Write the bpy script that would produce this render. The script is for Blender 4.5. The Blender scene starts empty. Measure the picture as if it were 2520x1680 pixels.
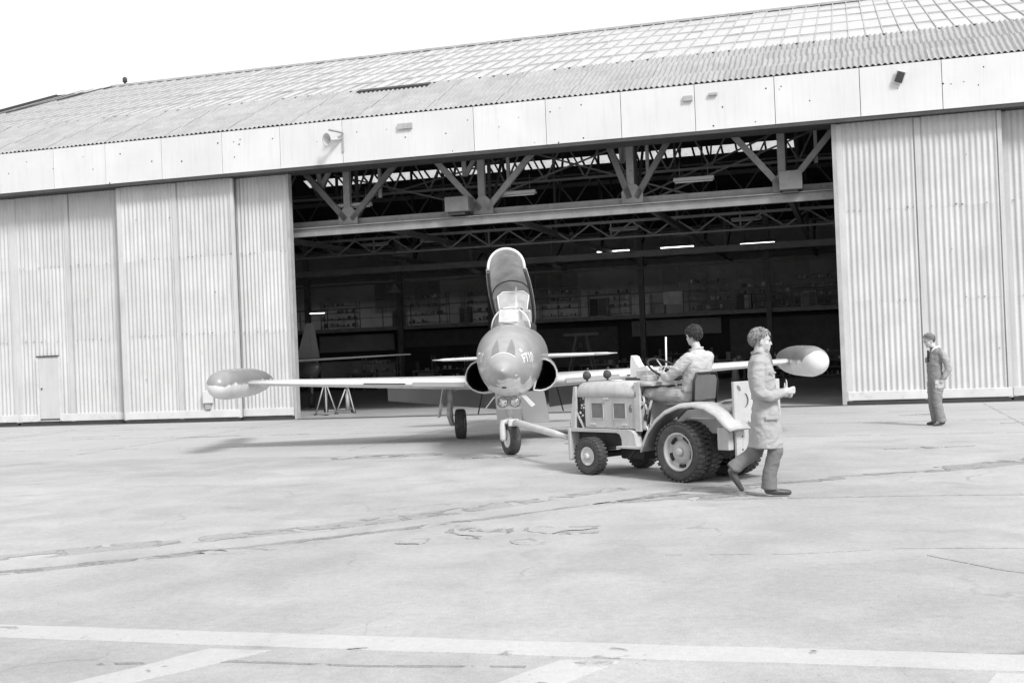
import bpy, bmesh, math, random
import numpy as np
from mathutils import Vector, Matrix, noise
S = bpy.context.scene
COL = S.collection
RND = random.Random(7)
PI = math.pi

# ------------------------------------------------------------------ camera
cam_d = bpy.data.cameras.new('camera'); CAM = bpy.data.objects.new('camera', cam_d); COL.objects.link(CAM)
cam_d.sensor_width = 36.0; cam_d.lens = 36.0 * 2935.7 / 2520.0; cam_d.clip_start = 0.1; cam_d.clip_end = 2000
CAM.matrix_world = Matrix.Translation((0, 0, 1.75)) @ Matrix.Rotation(PI/2 + math.radians(.4), 4, 'X') @ Matrix.Rotation(-.041, 4, 'Z')
S.camera = CAM

# ------------------------------------------------------------------ light and exposure
SUN_EL = math.radians(43); SHX, SHY = -.52, .85            # direction in which shadows fall on the ground
wd = bpy.data.worlds.new('World'); S.world = wd; wd.use_nodes = True
nt = wd.node_tree; nt.nodes.clear()
out = nt.nodes.new('ShaderNodeOutputWorld'); bg = nt.nodes.new('ShaderNodeBackground')
sky = nt.nodes.new('ShaderNodeTexSky'); sky.sky_type = 'NISHITA'; sky.sun_disc = False
sky.sun_elevation = SUN_EL; sky.sun_rotation = math.atan2(-SHX, -SHY); sky.dust_density = 6; sky.air_density = 1.2; sky.ozone_density = 1
bw = nt.nodes.new('ShaderNodeRGBToBW'); nt.links.new(sky.outputs[0], bw.inputs[0])   # black-and-white film
tc = nt.nodes.new('ShaderNodeTexCoord'); ns = nt.nodes.new('ShaderNodeTexNoise'); ns.inputs['Scale'].default_value = 1.6; ns.inputs['Detail'].default_value = 5
mp = nt.nodes.new('ShaderNodeMapping'); mp.inputs['Scale'].default_value = (1, 1, 2.2); nt.links.new(tc.outputs['Generated'], mp.inputs[0]); nt.links.new(mp.outputs[0], ns.inputs['Vector'])
mr = nt.nodes.new('ShaderNodeMapRange'); mr.inputs[1].default_value = .3; mr.inputs[2].default_value = .7; mr.inputs[3].default_value = 6.6; mr.inputs[4].default_value = 8.4
nt.links.new(ns.outputs[0], mr.inputs[0])
ad = nt.nodes.new('ShaderNodeMix'); ad.data_type = 'FLOAT'; ad.inputs[0].default_value = .75     # thin bright overcast over the sky
nt.links.new(bw.outputs[0], ad.inputs[2]); nt.links.new(mr.outputs[0], ad.inputs[3])
nt.links.new(ad.outputs[0], bg.inputs['Color']); bg.inputs['Strength'].default_value = .104
nt.links.new(bg.outputs[0], out.inputs[0])
sl = bpy.data.lights.new('sun', 'SUN'); sl.energy = 2.45; sl.angle = math.radians(13); sl.color = (1, 1, 1)
SUN = bpy.data.objects.new('sun', sl); COL.objects.link(SUN)
SUN.rotation_euler = Vector((SHX*math.cos(SUN_EL), SHY*math.cos(SUN_EL), -math.sin(SUN_EL))).to_track_quat('-Z', 'Y').to_euler()
S.view_settings.view_transform = 'Standard'; S.view_settings.look = 'None'; S.view_settings.gamma = 1; S.view_settings.use_curve_mapping = False
S.view_settings.exposure = 0.66
S.cycles.max_bounces = 5

# ------------------------------------------------------------------ materials (all grey: the photograph is black and white)
MATS = {}
def mat(name, col, rough=.6, var=.08, scale=3., fine=0., bump=0., metal=0., spec=.5, rnd=0., streak=0., stretch=(1, 1, 1), dirt=0., dirtcol=.08, coat=0.):
    if name in MATS: return MATS[name]
    m = bpy.data.materials.new(name); m.use_nodes = True; N = m.node_tree.nodes; L = m.node_tree.links
    b = N['Principled BSDF']; b.inputs['Roughness'].default_value = rough; b.inputs['Metallic'].default_value = metal
    b.inputs['Specular IOR Level'].default_value = spec; b.inputs['Coat Weight'].default_value = coat
    t = N.new('ShaderNodeTexCoord'); mpn = N.new('ShaderNodeMapping'); mpn.inputs['Scale'].default_value = stretch
    L.new(t.outputs['Object'], mpn.inputs[0])
    oi = N.new('ShaderNodeObjectInfo')
    off = N.new('ShaderNodeVectorMath'); off.operation = 'MULTIPLY_ADD'; off.inputs[1].default_value = (17.3, 9.1, 5.7)
    L.new(oi.outputs['Random'], off.inputs[0]); L.new(mpn.outputs[0], off.inputs[2])
    def nz(sc, det=4, vec=None):
        n = N.new('ShaderNodeTexNoise'); n.inputs['Scale'].default_value = sc; n.inputs['Detail'].default_value = det
        L.new(vec or off.outputs[0], n.inputs['Vector']); return n.outputs[0]
    def math_(op, a, b_):
        n = N.new('ShaderNodeMath'); n.operation = op
        for i, x in enumerate((a, b_)):
            if isinstance(x, (int, float)): n.inputs[i].default_value = x
            else: L.new(x, n.inputs[i])
        return n.outputs[0]
    def rng(x, a, b_, c, d):
        n = N.new('ShaderNodeMapRange'); n.inputs[1].default_value = a; n.inputs[2].default_value = b_; n.inputs[3].default_value = c; n.inputs[4].default_value = d
        L.new(x, n.inputs[0]); return n.outputs[0]
    v = rng(nz(scale), .3, .7, 1-var, 1+var)
    if fine: v = math_('MULTIPLY', v, rng(nz(scale*22, 2), .3, .7, 1-fine, 1+fine))
    if rnd: v = math_('MULTIPLY', v, rng(oi.outputs['Random'], 0, 1, 1-rnd, 1+rnd))
    v = math_('MULTIPLY', v, col)
    if streak:                                   # rain streaks running down
        m2 = N.new('ShaderNodeMapping'); m2.inputs['Scale'].default_value = (6, 6, .35); L.new(off.outputs[0], m2.inputs[0])
        s_ = rng(nz(2.2, 5, m2.outputs[0]), .5, .75, 0, streak)
        v = math_('MULTIPLY', v, math_('SUBTRACT', 1, s_))
    if dirt:
        d_ = rng(nz(scale*3.1, 6), .56, .72, 0, dirt)
        mx = N.new('ShaderNodeMix'); mx.data_type = 'FLOAT'; L.new(d_, mx.inputs[0]); L.new(v, mx.inputs[2]); mx.inputs[3].default_value = dirtcol
        v = mx.outputs[0]
    L.new(v, b.inputs['Base Color'])
    r_ = rng(nz(scale*2.3), .3, .7, max(.02, rough-.08), min(1, rough+.08)); L.new(r_, b.inputs['Roughness'])
    if bump:
        bp = N.new('ShaderNodeBump'); bp.inputs['Strength'].default_value = bump; bp.inputs['Distance'].default_value = .02
        L.new(nz(scale*14, 4), bp.inputs['Height']); L.new(bp.outputs[0], b.inputs['Normal'])
    MATS[name] = m; return m
def two_tone(name, dark, light, zline, amp, scale, rough=.3, coat=.3, slope=0., edge=.012, ycap=0.):
    """camouflage: dark above, light below a wavy painted line (object coordinates)"""
    m = bpy.data.materials.new(name); m.use_nodes = True; N = m.node_tree.nodes; L = m.node_tree.links
    b = N['Principled BSDF']; b.inputs['Roughness'].default_value = rough; b.inputs['Coat Weight'].default_value = coat; b.inputs['Coat Roughness'].default_value = .12
    t = N.new('ShaderNodeTexCoord'); sp = N.new('ShaderNodeSeparateXYZ'); L.new(t.outputs['Object'], sp.inputs[0])
    n = N.new('ShaderNodeTexNoise'); n.inputs['Scale'].default_value = scale; n.inputs['Detail'].default_value = 3; L.new(t.outputs['Object'], n.inputs['Vector'])
    r = N.new('ShaderNodeMapRange'); r.inputs[1].default_value = .3; r.inputs[2].default_value = .7; r.inputs[3].default_value = zline-amp; r.inputs[4].default_value = zline+amp; L.new(n.outputs[0], r.inputs[0])
    ys = N.new('ShaderNodeMath'); ys.operation = 'MULTIPLY_ADD'; L.new(sp.outputs[0], ys.inputs[0]); ys.inputs[1].default_value = slope; L.new(r.outputs[0], ys.inputs[2])
    d = N.new('ShaderNodeMath'); d.operation = 'SUBTRACT'; L.new(sp.outputs[2], d.inputs[0]); L.new(ys.outputs[0], d.inputs[1])
    if ycap:
        yc = N.new('ShaderNodeMapRange'); yc.inputs[1].default_value = 0; yc.inputs[2].default_value = ycap; yc.inputs[3].default_value = .3; yc.inputs[4].default_value = 0; L.new(sp.outputs[1], yc.inputs[0])
        d2 = N.new('ShaderNodeMath'); d2.operation = 'SUBTRACT'; L.new(d.outputs[0], d2.inputs[0]); L.new(yc.outputs[0], d2.inputs[1]); d = d2
    k = N.new('ShaderNodeMapRange'); k.inputs[1].default_value = -edge; k.inputs[2].default_value = edge; L.new(d.outputs[0], k.inputs[0])
    mx = N.new('ShaderNodeMix'); mx.data_type = 'FLOAT'; L.new(k.outputs[0], mx.inputs[0]); mx.inputs[2].default_value = light; mx.inputs[3].default_value = dark
    n2 = N.new('ShaderNodeTexNoise'); n2.inputs['Scale'].default_value = 5; n2.inputs['Detail'].default_value = 6; L.new(t.outputs['Object'], n2.inputs['Vector'])
    r2 = N.new('ShaderNodeMapRange'); r2.inputs[1].default_value = .3; r2.inputs[2].default_value = .7; r2.inputs[3].default_value = .9; r2.inputs[4].default_value = 1.1; L.new(n2.outputs[0], r2.inputs[0])
    mu = N.new('ShaderNodeMath'); mu.operation = 'MULTIPLY'; L.new(mx.outputs[0], mu.inputs[0]); L.new(r2.outputs[0], mu.inputs[1])
    L.new(mu.outputs[0], b.inputs['Base Color']); return m
def glass(name, col, alpha, rough=.08):
    m = bpy.data.materials.new(name); m.use_nodes = True; N = m.node_tree.nodes; L = m.node_tree.links
    b = N['Principled BSDF']; b.inputs['Base Color'].default_value = (col, col, col, 1); b.inputs['Roughness'].default_value = rough
    n = N.new('ShaderNodeTexNoise'); n.inputs['Scale'].default_value = 4; t = N.new('ShaderNodeTexCoord'); L.new(t.outputs['Object'], n.inputs['Vector'])
    r = N.new('ShaderNodeMapRange'); r.inputs[1].default_value = .3; r.inputs[2].default_value = .7; r.inputs[3].default_value = alpha*.8; r.inputs[4].default_value = min(1, alpha*1.2); L.new(n.outputs[0], r.inputs[0])
    L.new(r.outputs[0], b.inputs['Alpha']); MATS[name] = m; return m
def emit(name, val):
    m = bpy.data.materials.new(name); m.use_nodes = True; b = m.node_tree.nodes['Principled BSDF']
    b.inputs['Base Color'].default_value = (.8, .8, .8, 1); b.inputs['Emission Color'].default_value = (1, 1, 1, 1); b.inputs['Emission Strength'].default_value = val
    MATS[name] = m; return m

M_door = mat('painted corrugated sheet', .48, .5, .07, 1.2, fine=.04, rnd=.05, streak=.16, dirt=.12, dirtcol=.28)
M_rail = mat('door rail paint', .55, .5, .08, 2, dirt=.3, dirtcol=.25)
M_frame = mat('door edge steel', .34, .55, .12, 3, streak=.2)
M_fascia = mat('fascia sheet', .58, .42, .05, .8, rnd=.03, streak=.07, dirt=.05, dirtcol=.35)
M_roof = mat('asbestos roof sheet', .30, .85, .1, 2.5, fine=.08, rnd=.06, streak=.15, dirt=.3, dirtcol=.26, bump=.2)
M_pane = mat('wired roof glass', .44, .22, .05, 1.5, rnd=.05, spec=.6)
M_bar = mat('lead glazing bar', .35, .6, .15, 4)
M_dark = mat('dark steel', .045, .7, .2, 3)
M_steel = mat('grey painted steel', .25, .6, .15, 3, dirt=.35, dirtcol=.07)
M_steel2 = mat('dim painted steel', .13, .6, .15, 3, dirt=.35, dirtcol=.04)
M_in = mat('dark interior', .06, .9, .2, 1)  # very dark finish of inner roof, walls and truss members
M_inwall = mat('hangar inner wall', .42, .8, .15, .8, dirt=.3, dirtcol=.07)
M_floor = mat('hangar floor concrete', .34, .5, .15, .7, fine=.08, dirt=.3, dirtcol=.18)
M_white = mat('white enamel', .72, .4, .05, 3)
M_black = mat('black', .012, .6, .1, 3)
M_rubber = mat('tyre rubber', .05, .8, .2, 6, dirt=.7, dirtcol=.13)
M_light = emit('lit fluorescent tube', 2.6)

# ------------------------------------------------------------------ mesh builder
class MB:
    def __init__(s): s.v = []; s.f = []; s.sm = []; s.mi = []; s.cur = 0
    def add(s, vs, fs, smooth=False):
        o = len(s.v); s.v += [tuple(p) for p in vs]
        for f in fs: s.f.append(tuple(i+o for i in f)); s.sm.append(smooth); s.mi.append(s.cur)
        return s
    def box(s, c, d, M=None):
        x, y, z = d[0]/2, d[1]/2, d[2]/2
        vs = [Vector((a, b, e)) for e in (-z, z) for b in (-y, y) for a in (-x, x)]
        if M is not None: vs = [M @ p for p in vs]
        c = Vector(c); return s.add([p+c for p in vs], [(0,2,3,1),(4,5,7,6),(0,1,5,4),(2,6,7,3),(0,4,6,2),(1,3,7,5)])
    def bb(s, x0, x1, y0, y1, z0, z1): return s.box(((x0+x1)/2, (y0+y1)/2, (z0+z1)/2), (x1-x0, y1-y0, z1-z0))
    def rbox(s, x0, x1, y0, y1, z0, z1, b=.02, seg=2):   # bevelled box
        bm = bmesh.new(); bmesh.ops.create_cube(bm, size=1)
        for v in bm.verts: v.co = Vector(((x0+x1)/2+v.co.x*(x1-x0), (y0+y1)/2+v.co.y*(y1-y0), (z0+z1)/2+v.co.z*(z1-z0)))
        bmesh.ops.bevel(bm, geom=bm.edges[:], offset=b, segments=seg, profile=.5, affect='EDGES')
        bm.verts.index_update(); s.add([v.co.copy() for v in bm.verts], [[v.index for v in f.verts] for f in bm.faces]); bm.free(); return s
    def bar(s, a, b, w, h, up=(0, 0, 1)):                # rectangular bar from a to b
        a, b = Vector(a), Vector(b); d = (b-a).normalized(); u = Vector(up)
        if abs(d.dot(u)) > .98: u = Vector((0, 1, 0))
        x = d.cross(u).normalized(); y = x.cross(d)
        vs = [p + x*i*w/2 + y*j*h/2 for p in (a, b) for j in (-1, 1) for i in (-1, 1)]
        return s.add(vs, [(0,1,3,2),(4,6,7,5),(0,4,5,1),(2,3,7,6),(0,2,6,4),(1,5,7,3)])
    def loft(s, rings, closed=True, caps=True, smooth=True):
        n = len(rings[0]); vs = [p for r in rings for p in r]; fs = []
        for i in range(len(rings)-1):
            for j in range(n if closed else n-1):
                k = (j+1) % n; fs.append((i*n+j, i*n+k, (i+1)*n+k, (i+1)*n+j))
        s.add(vs, fs, smooth)
        if caps and closed:
            o = len(s.v)-len(vs)
            for r_, idx in ((0, range(n-1, -1, -1)), (len(rings)-1, range(n))):
                s.f.append(tuple(o+r_*n+i for i in idx)); s.sm.append(False); s.mi.append(s.cur)
        return s
    def tube(s, pts, r, n=8, caps=True, smooth=True, flat=1.):
        pts = [Vector(p) for p in pts]; rr = r if isinstance(r, (list, tuple)) else [r]*len(pts)
        rings = []; px = None
        for i, p in enumerate(pts):
            d = (pts[min(i+1, len(pts)-1)]-pts[max(i-1, 0)]).normalized()
            if px is None: px = d.orthogonal().normalized() if abs(d.z) > .95 else d.cross(Vector((0, 0, 1))).normalized()
            px = (px - d*px.dot(d)).normalized(); py = d.cross(px)
            rings.append([p + px*rr[i]*math.cos(2*PI*k/n) + py*rr[i]*flat*math.sin(2*PI*k/n) for k in range(n)])
        return s.loft(rings, True, caps, smooth)
    def lathe(s, prof, M=None, n=24, smooth=True, caps=True):   # prof [(r, h)] about local Z
        rings = [[Vector((r*math.cos(2*PI*k/n), r*math.sin(2*PI*k/n), h)) for k in range(n)] for r, h in prof]
        if M is not None: rings = [[M @ p for p in r] for r in rings]
        return s.loft(rings, True, caps, smooth)
    def ball(s, c, r, n=12, M=None):
        rx, ry, rz = (r, r, r) if isinstance(r, (int, float)) else r; c = Vector(c); rings = []
        for i in range(1, n):
            a = PI*i/n; rings.append([Vector((rx*math.sin(a)*math.cos(2*PI*k/(n*2)), ry*math.sin(a)*math.sin(2*PI*k/(n*2)), -rz*math.cos(a))) for k in range(n*2)])
        if M is not None: rings = [[M @ p for p in r_] for r_ in rings]
        return s.loft([[p+c for p in r_] for r_ in rings], True, True, True)
    def prism(s, poly, a, b, axis='y'):                  # polygon in the two other axes, extruded from a to b
        def P(p, t): return {'x': (t, p[0], p[1]), 'y': (p[0], t, p[1]), 'z': (p[0], p[1], t)}[axis]
        n = len(poly); vs = [P(p, a) for p in poly]+[P(p, b) for p in poly]
        return s.add(vs, [tuple(range(n-1, -1, -1)), tuple(range(n, 2*n))]+[(i, (i+1) % n, n+(i+1) % n, n+i) for i in range(n)])
    def mesh(s, name):
        me = bpy.data.meshes.new(name); me.from_pydata(s.v, [], s.f)
        me.polygons.foreach_set('use_smooth', s.sm); me.polygons.foreach_set('material_index', s.mi)
        bm = bmesh.new(); bm.from_mesh(me); bmesh.ops.recalc_face_normals(bm, faces=bm.faces[:]); bm.to_mesh(me); bm.free()
        return me
def tag(o, label=None, cat=None, group=None, kind=None):
    for k, v in (('label', label), ('category', cat), ('group', group), ('kind', kind)):
        if v: o[k] = v
    return o
def ob(name, mb, m, parent=None, loc=(0, 0, 0), rot=(0, 0, 0), **kw):
    me = mb if isinstance(mb, bpy.types.Mesh) else mb.mesh(name)
    for x in (m if isinstance(m, (list, tuple)) else [m]):
        if len(me.materials) < (len(m) if isinstance(m, (list, tuple)) else 1): me.materials.append(x)
    o = bpy.data.objects.new(name, me); COL.objects.link(o); o.parent = parent; o.location = loc; o.rotation_euler = rot
    return tag(o, **kw)
def empty(name, loc, rotz=0, **kw):
    o = bpy.data.objects.new(name, None); COL.objects.link(o); o.location = loc; o.rotation_euler = (0, 0, rotz); o.empty_display_size = .2
    return tag(o, **kw)
def Rz(a): return Matrix.Rotation(a, 3, 'Z')
def frame(z, x=None, o=(0, 0, 0)):                       # 4x4 with local Z along z
    z = Vector(z).normalized(); x = Vector(x) if x is not None else z.orthogonal(); x = (x-z*x.dot(z)).normalized(); y = z.cross(x)
    return Matrix(((x.x, y.x, z.x, o[0]), (x.y, y.y, z.y, o[1]), (x.z, y.z, z.z, o[2]), (0, 0, 0, 1)))
def text_mb(txt, size, bold=0.):
    cu = bpy.data.curves.new('t', 'FONT'); cu.body = txt; cu.size = size; cu.offset = bold; cu.resolution_u = 4
    o = bpy.data.objects.new('t', cu); COL.objects.link(o); dg = bpy.context.evaluated_depsgraph_get()
    me = bpy.data.meshes.new_from_object(o.evaluated_get(dg)); vs = [v.co.copy() for v in me.vertices]; fs = [tuple(p.vertices) for p in me.polygons]
    bpy.data.objects.remove(o); return vs, fs

# ------------------------------------------------------------------ ground
def ground_mat(name, base, speck, crackw, scale_crack, var=.1, patchdark=.0, holes=0.):
    m = bpy.data.materials.new(name); m.use_nodes = True; N = m.node_tree.nodes; L = m.node_tree.links
    b = N['Principled BSDF']; b.inputs['Roughness'].default_value = .8; b.inputs['Specular IOR Level'].default_value = .3
    t = N.new('ShaderNodeTexCoord')
    def nz(sc, det, vec=None, dist=0):
        n = N.new('ShaderNodeTexNoise'); n.inputs['Scale'].default_value = sc; n.inputs['Detail'].default_value = det; n.inputs['Distortion'].default_value = dist
        L.new(vec or t.outputs['Object'], n.inputs['Vector']); return n.outputs[0]
    def rng(x, a, b_, c, d):
        n = N.new('ShaderNodeMapRange'); n.inputs[1].default_value = a; n.inputs[2].default_value = b_; n.inputs[3].default_value = c; n.inputs[4].default_value = d; L.new(x, n.inputs[0]); return n.outputs[0]
    def mul(a, b_):
        n = N.new('ShaderNodeMath'); n.operation = 'MULTIPLY'
        for i, x in enumerate((a, b_)):
            if isinstance(x, (int, float)): n.inputs[i].default_value = x
            else: L.new(x, n.inputs[i])
        return n.outputs[0]
    v = rng(nz(.22, 4), .3, .7, 1-var, 1+var)
    v = mul(v, rng(nz(1.3, 6, dist=.6), .3, .7, 1-var*.7, 1+var*.7))
    v = mul(v, rng(nz(60, 2), .25, .75, 1-speck, 1+speck)); v = mul(v, rng(nz(14, 3), .3, .7, 1-speck*.55, 1+speck*.55))
    sp = rng(nz(32, 1), .735, .78, 1, .55); v = mul(v, sp)                       # dark specks of grit
    if crackw:
        wv = N.new('ShaderNodeVectorMath'); wv.operation = 'MULTIPLY_ADD'; nc = N.new('ShaderNodeTexNoise'); nc.inputs['Scale'].default_value = .9; nc.inputs['Detail'].default_value = 6
        L.new(t.outputs['Object'], nc.inputs['Vector']); L.new(nc.outputs['Color'], wv.inputs[0]); wv.inputs[1].default_value = (1.6, 1.6, 0); L.new(t.outputs['Object'], wv.inputs[2])
        vo = N.new('ShaderNodeTexVoronoi'); vo.feature = 'DISTANCE_TO_EDGE'; vo.inputs['Scale'].default_value = scale_crack; L.new(wv.outputs[0], vo.inputs['Vector'])
        ck = rng(vo.outputs['Distance'], 0, crackw, 1, 0); gate = rng(nz(.5, 4), .52, .68, 0, .4)
        inv = N.new('ShaderNodeMath'); inv.operation = 'SUBTRACT'; inv.inputs[0].default_value = 1; L.new(mul(ck, gate), inv.inputs[1]); v = mul(v, inv.outputs[0])
    if patchdark:
        v = mul(v, rng(nz(.8, 7, dist=1.2), .6, .72, 1, 1-patchdark))
    v = mul(v, base); L.new(v, b.inputs['Base Color'])
    if holes: L.new(rng(nz(2.6, 7, dist=.8), holes, holes+.07, 0, 1), b.inputs['Alpha'])
    bp = N.new('ShaderNodeBump'); bp.inputs['Strength'].default_value = .35; bp.inputs['Distance'].default_value = .01; L.new(nz(70, 3), bp.inputs['Height']); L.new(bp.outputs[0], b.inputs['Normal'])
    return m
M_asph = ground_mat('worn grey tarmac', .345, .12, .007, .33, .15, .14)
M_conc = ground_mat('pale apron concrete', .375, .08, 0, .3, .07, .05)
M_patch = ground_mat('dark bitumen patch', .245, .18, 0, 1, .16, .25, .42)
M_pale = ground_mat('bare worn patch', .345, .1, 0, 1, .08, 0, .40)
M_stain = ground_mat('tyre darkened tarmac', .285, .15, 0, 1, .1, 0, .42)
M_line = ground_mat('worn white paint', .43, .06, 0, 1, .08, .15, .30)
ob('ground', MB().add([(-600, -300, 0), (600, -300, 0), (600, 900, 0), (-600, 900, 0)], [(0, 1, 2, 3)]), M_asph, kind='structure')
def sheet(name, pts, z, m, jit=.03, step=.12, seed=1, **kw):
    r = random.Random(seed); p = []
    for i in range(len(pts)):
        a, b = Vector(pts[i]).to_2d(), Vector(pts[(i+1) % len(pts)]).to_2d(); n = max(1, min(160, int((b-a).length/step))); d = (b-a).normalized(); q = Vector((-d.y, d.x))
        for k in range(n):
            w = a+(b-a)*k/n
            p.append(w+q*(jit*noise.noise(Vector((w.x*2.1+seed*7, w.y*2.1, seed)))*1.6+r.uniform(-.25, .25)*jit))
    bm = bmesh.new(); vs = [bm.verts.new((q.x, q.y, z)) for q in p]; f = bm.faces.new(vs); bmesh.ops.triangulate(bm, faces=[f])
    bmesh.ops.recalc_face_normals(bm, faces=bm.faces[:])
    if sum(f.normal.z for f in bm.faces) < 0: bmesh.ops.reverse_faces(bm, faces=bm.faces[:])
    be = [e for e in bm.edges if e.is_boundary]; ex = bmesh.ops.extrude_edge_only(bm, edges=be)     # skirt down into the ground, so no gap shows under the sheet
    for v in ex['geom']:
        if isinstance(v, bmesh.types.BMVert): v.co.z = -.004
    bmesh.ops.recalc_face_normals(bm, faces=bm.faces[:])
    me = bpy.data.meshes.new(name); bm.to_mesh(me); bm.free(); return ob(name, me, m, **kw)
TH = .28; P0 = Vector((-.0811, 32.6627, 0)); U = Vector((math.cos(TH), -math.sin(TH), 0)); NN = Vector((math.sin(TH), math.cos(TH), 0))
def HW(u, n, z=0): return P0+U*u+NN*n+Vector((0, 0, z))
# pale concrete strip in front of the hangar
ce = [(-60, 37.6), (-9.95, 22.99), (-4.14, 21.3), (-.49, 20.3), (4.89, 20.05), (8.32, 19.55), (40, 13.5)]
top = [tuple(HW(u, .3)[:2]) for u in (40, 20, 0, -20, -50)]
sheet('apron_concrete', ce+top, .004, M_conc, .02, .5, 3, kind='structure')
def strip(name, pts, w, z, m, jit=.01, seed=1, **kw):
    L_, R_ = [], []
    for i, p in enumerate(pts):
        a = Vector(pts[max(i-1, 0)]); b = Vector(pts[min(i+1, len(pts)-1)]); d = (b-a).normalized(); q = Vector((-d.y, d.x)); ww = w[i] if isinstance(w, (list, tuple)) else w
        L_.append(tuple(Vector(p)+q*ww/2)); R_.append(tuple(Vector(p)-q*ww/2))
    return sheet(name, L_+R_[::-1], z, m, jit, .15, seed, **kw)
ST = dict(kind='structure')
# painted taxi line with two branches
sheet('painted_line', [(-9, 9.8), (-3.6, 8.23), (-.07, 7.18), (2.68, 6.41), (6, 5.45), (5.85, 5.15), (2.54, 6.1), (-.07, 6.85), (-3.43, 7.83), (-8.9, 9.4)], .007, M_line, .012, .1, 5, **ST)
sheet('painted_line', [(-1.93, 7.30), (-1.52, 7.20), (-2.16, 6.59), (-3.2, 5.6), (-3.65, 5.75), (-2.52, 6.65)], .005, M_line, .015, .1, 6, **ST)
sheet('painted_line', [(.2, 6.7), (.53, 6.62), (.2, 6.25), (-.3, 5.7), (-.65, 5.8), (-.14, 6.3)], .005, M_line, .012, .1, 7, **ST)
sheet('painted_line', [(2.4, 6.1), (2.75, 6.0), (2.45, 5.6), (2.0, 5.5)], .005, M_line, .012, .1, 8, **ST)
# repaired strip, bare patches, tyre bands
sheet('bitumen_patch', [(.78, 13.28), (1.32, 13.66), (2.08, 14.39), (3.02, 14.62), (3.59, 14.68), (4.0, 14.9), (4.0, 14.62), (3.1, 14.32), (2.5, 13.9), (2.9, 13.5), (2.2, 13.35), (1.5, 13.3)], .004, M_patch, .09, .06, 11, **ST)
sheet('bitumen_patch', [(3.9, 14.93), (4.23, 15.1), (5.16, 15.12), (5.41, 15.52), (6.22, 15.95), (7.5, 16.3), (7.3, 15.6), (6.4, 15.35), (5.18, 15.0), (4.3, 14.9)], .004, M_patch, .07, .06, 12, **ST)
strip('bitumen_patch', [(1.9, 13.25), (3.2, 13.06), (4.4, 12.85), (5.4, 12.6), (7, 12.3)], [.05, .09, .06, .08, .06], .004, M_stain, .025, 13, **ST)
for i, pl in enumerate([[(-.6, 11.91), (-.31, 11.62), (-.14, 11.73), (-.15, 11.42), (-.38, 11.14), (-.46, 11.18), (-.67, 11.56)], [(.12, 11.71), (.75, 11.59), (.69, 11.2), (.42, 11.22), (.08, 11.46)],
        [(-1.12, 11.14), (-.9, 11.22), (-.9, 10.99), (-1.08, 10.94)], [(-.07, 10.85), (.07, 10.97), (.22, 10.71), (0, 10.72)], [(-3.0, 11.1), (-2.5, 11.05), (-2.3, 10.95), (-2.9, 10.9)]]):
    c = Vector((sum(p[0] for p in pl)/len(pl), sum(p[1] for p in pl)/len(pl)))
    sheet('bitumen_patch', [tuple(c+(Vector(p)-c)*1.16+Vector((.0, .06))) for p in pl], .004, M_patch, .07, .05, 20+i, **ST)
    sheet('worn_patch', pl, .008, M_pale, .06, .04, 30+i, **ST)
strip('tyre_track', [(-9, 9.2), (-4.86, 11.15), (-3.5, 11.73), (-2.0, 12.31), (.11, 13.72), (1.3, 14.6)], [.4, .4, .42, .4, .38, .2], .004, M_stain, .05, 40, **ST)
strip('tyre_track', [(-7, 9.0), (-4.51, 10.34), (-3.25, 10.86), (-1.97, 11.52), (-.12, 12.6), (.78, 13.25)], [.3, .22, .16, .14, .12, .05], .004, M_patch, .04, 41, **ST)
strip('crack', [(1.2, 9.9), (2.2, 9.7), (3.1, 9.75), (4.2, 9.5)], .012, .004, M_stain, .006, 42, **ST)
strip('crack', [(3.2, 9.4), (3.5, 8.7), (3.9, 8.2), (4.6, 7.9)], .012, .004, M_stain, .006, 43, **ST)
strip('crack', [(-2.6, 7.05), (-1.7, 6.98), (-.9, 6.75), (.0, 6.6)], .035, .0035, M_patch, .01, 44, **ST)
# joints of the concrete slabs and the door track
for i, n in enumerate((-3.2, -6.4, -9.6)):
    strip('slab_joint', [tuple(HW(u, n)[:2]) for u in (-30, -15, 0, 15, 25)], .022, .008, M_stain, .004, 50+i, **ST)
for i, u in enumerate((-18, -12, -6, 0, 6, 12, 18)):
    strip('slab_joint', [tuple(HW(u, n)[:2]) for n in (-.6, -6, -11)], .022, .0085, M_stain, .006, 60+i, **ST)
for i, (x, y, w, h) in enumerate([(-7.2, 28, 1.6, .35), (-5.2, 27.6, .9, .2), (8.8, 25.6, 1.2, .25), (3.2, 24.3, .9, .25), (-10.5, 29.8, 1.2, .16), (-2.2, 20.6, 1.9, .7), (6.3, 18.2, 1.4, .2), (9.6, 22.3, 1.1, .2), (-.2, 19.6, 1.3, .5), (1.2, 26.2, 2, .3)]):
    sheet('oil_stain', [(x+w/2*math.cos(a), y+h/2*math.sin(a)) for a in np.linspace(0, 2*PI, 14)[:-1]], .0095, M_stain, .12, .1, 70+i, **ST)

# ------------------------------------------------------------------ hangar (local X along the front, Y into the building)
H = empty('hangar', P0, -TH, label='large pale hangar with corrugated sliding doors, white fascia and glazed roof', cat='hangar')
ZB, ZT = 7.19, 8.40            # fascia bottom, top
UL, UR = -24.5, 22.0           # ends of the building
ob('floor_slab', MB().bb(UL, UR, .35, 31, -.02, .008), M_floor, H)
ob('door_track', MB().bb(UL, UR, -.30, -.24, 0, .012).bb(UL, UR, -.06, 0, 0, .012).bb(UL, UR, .18, .24, 0, .012), M_dark, H)
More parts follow.
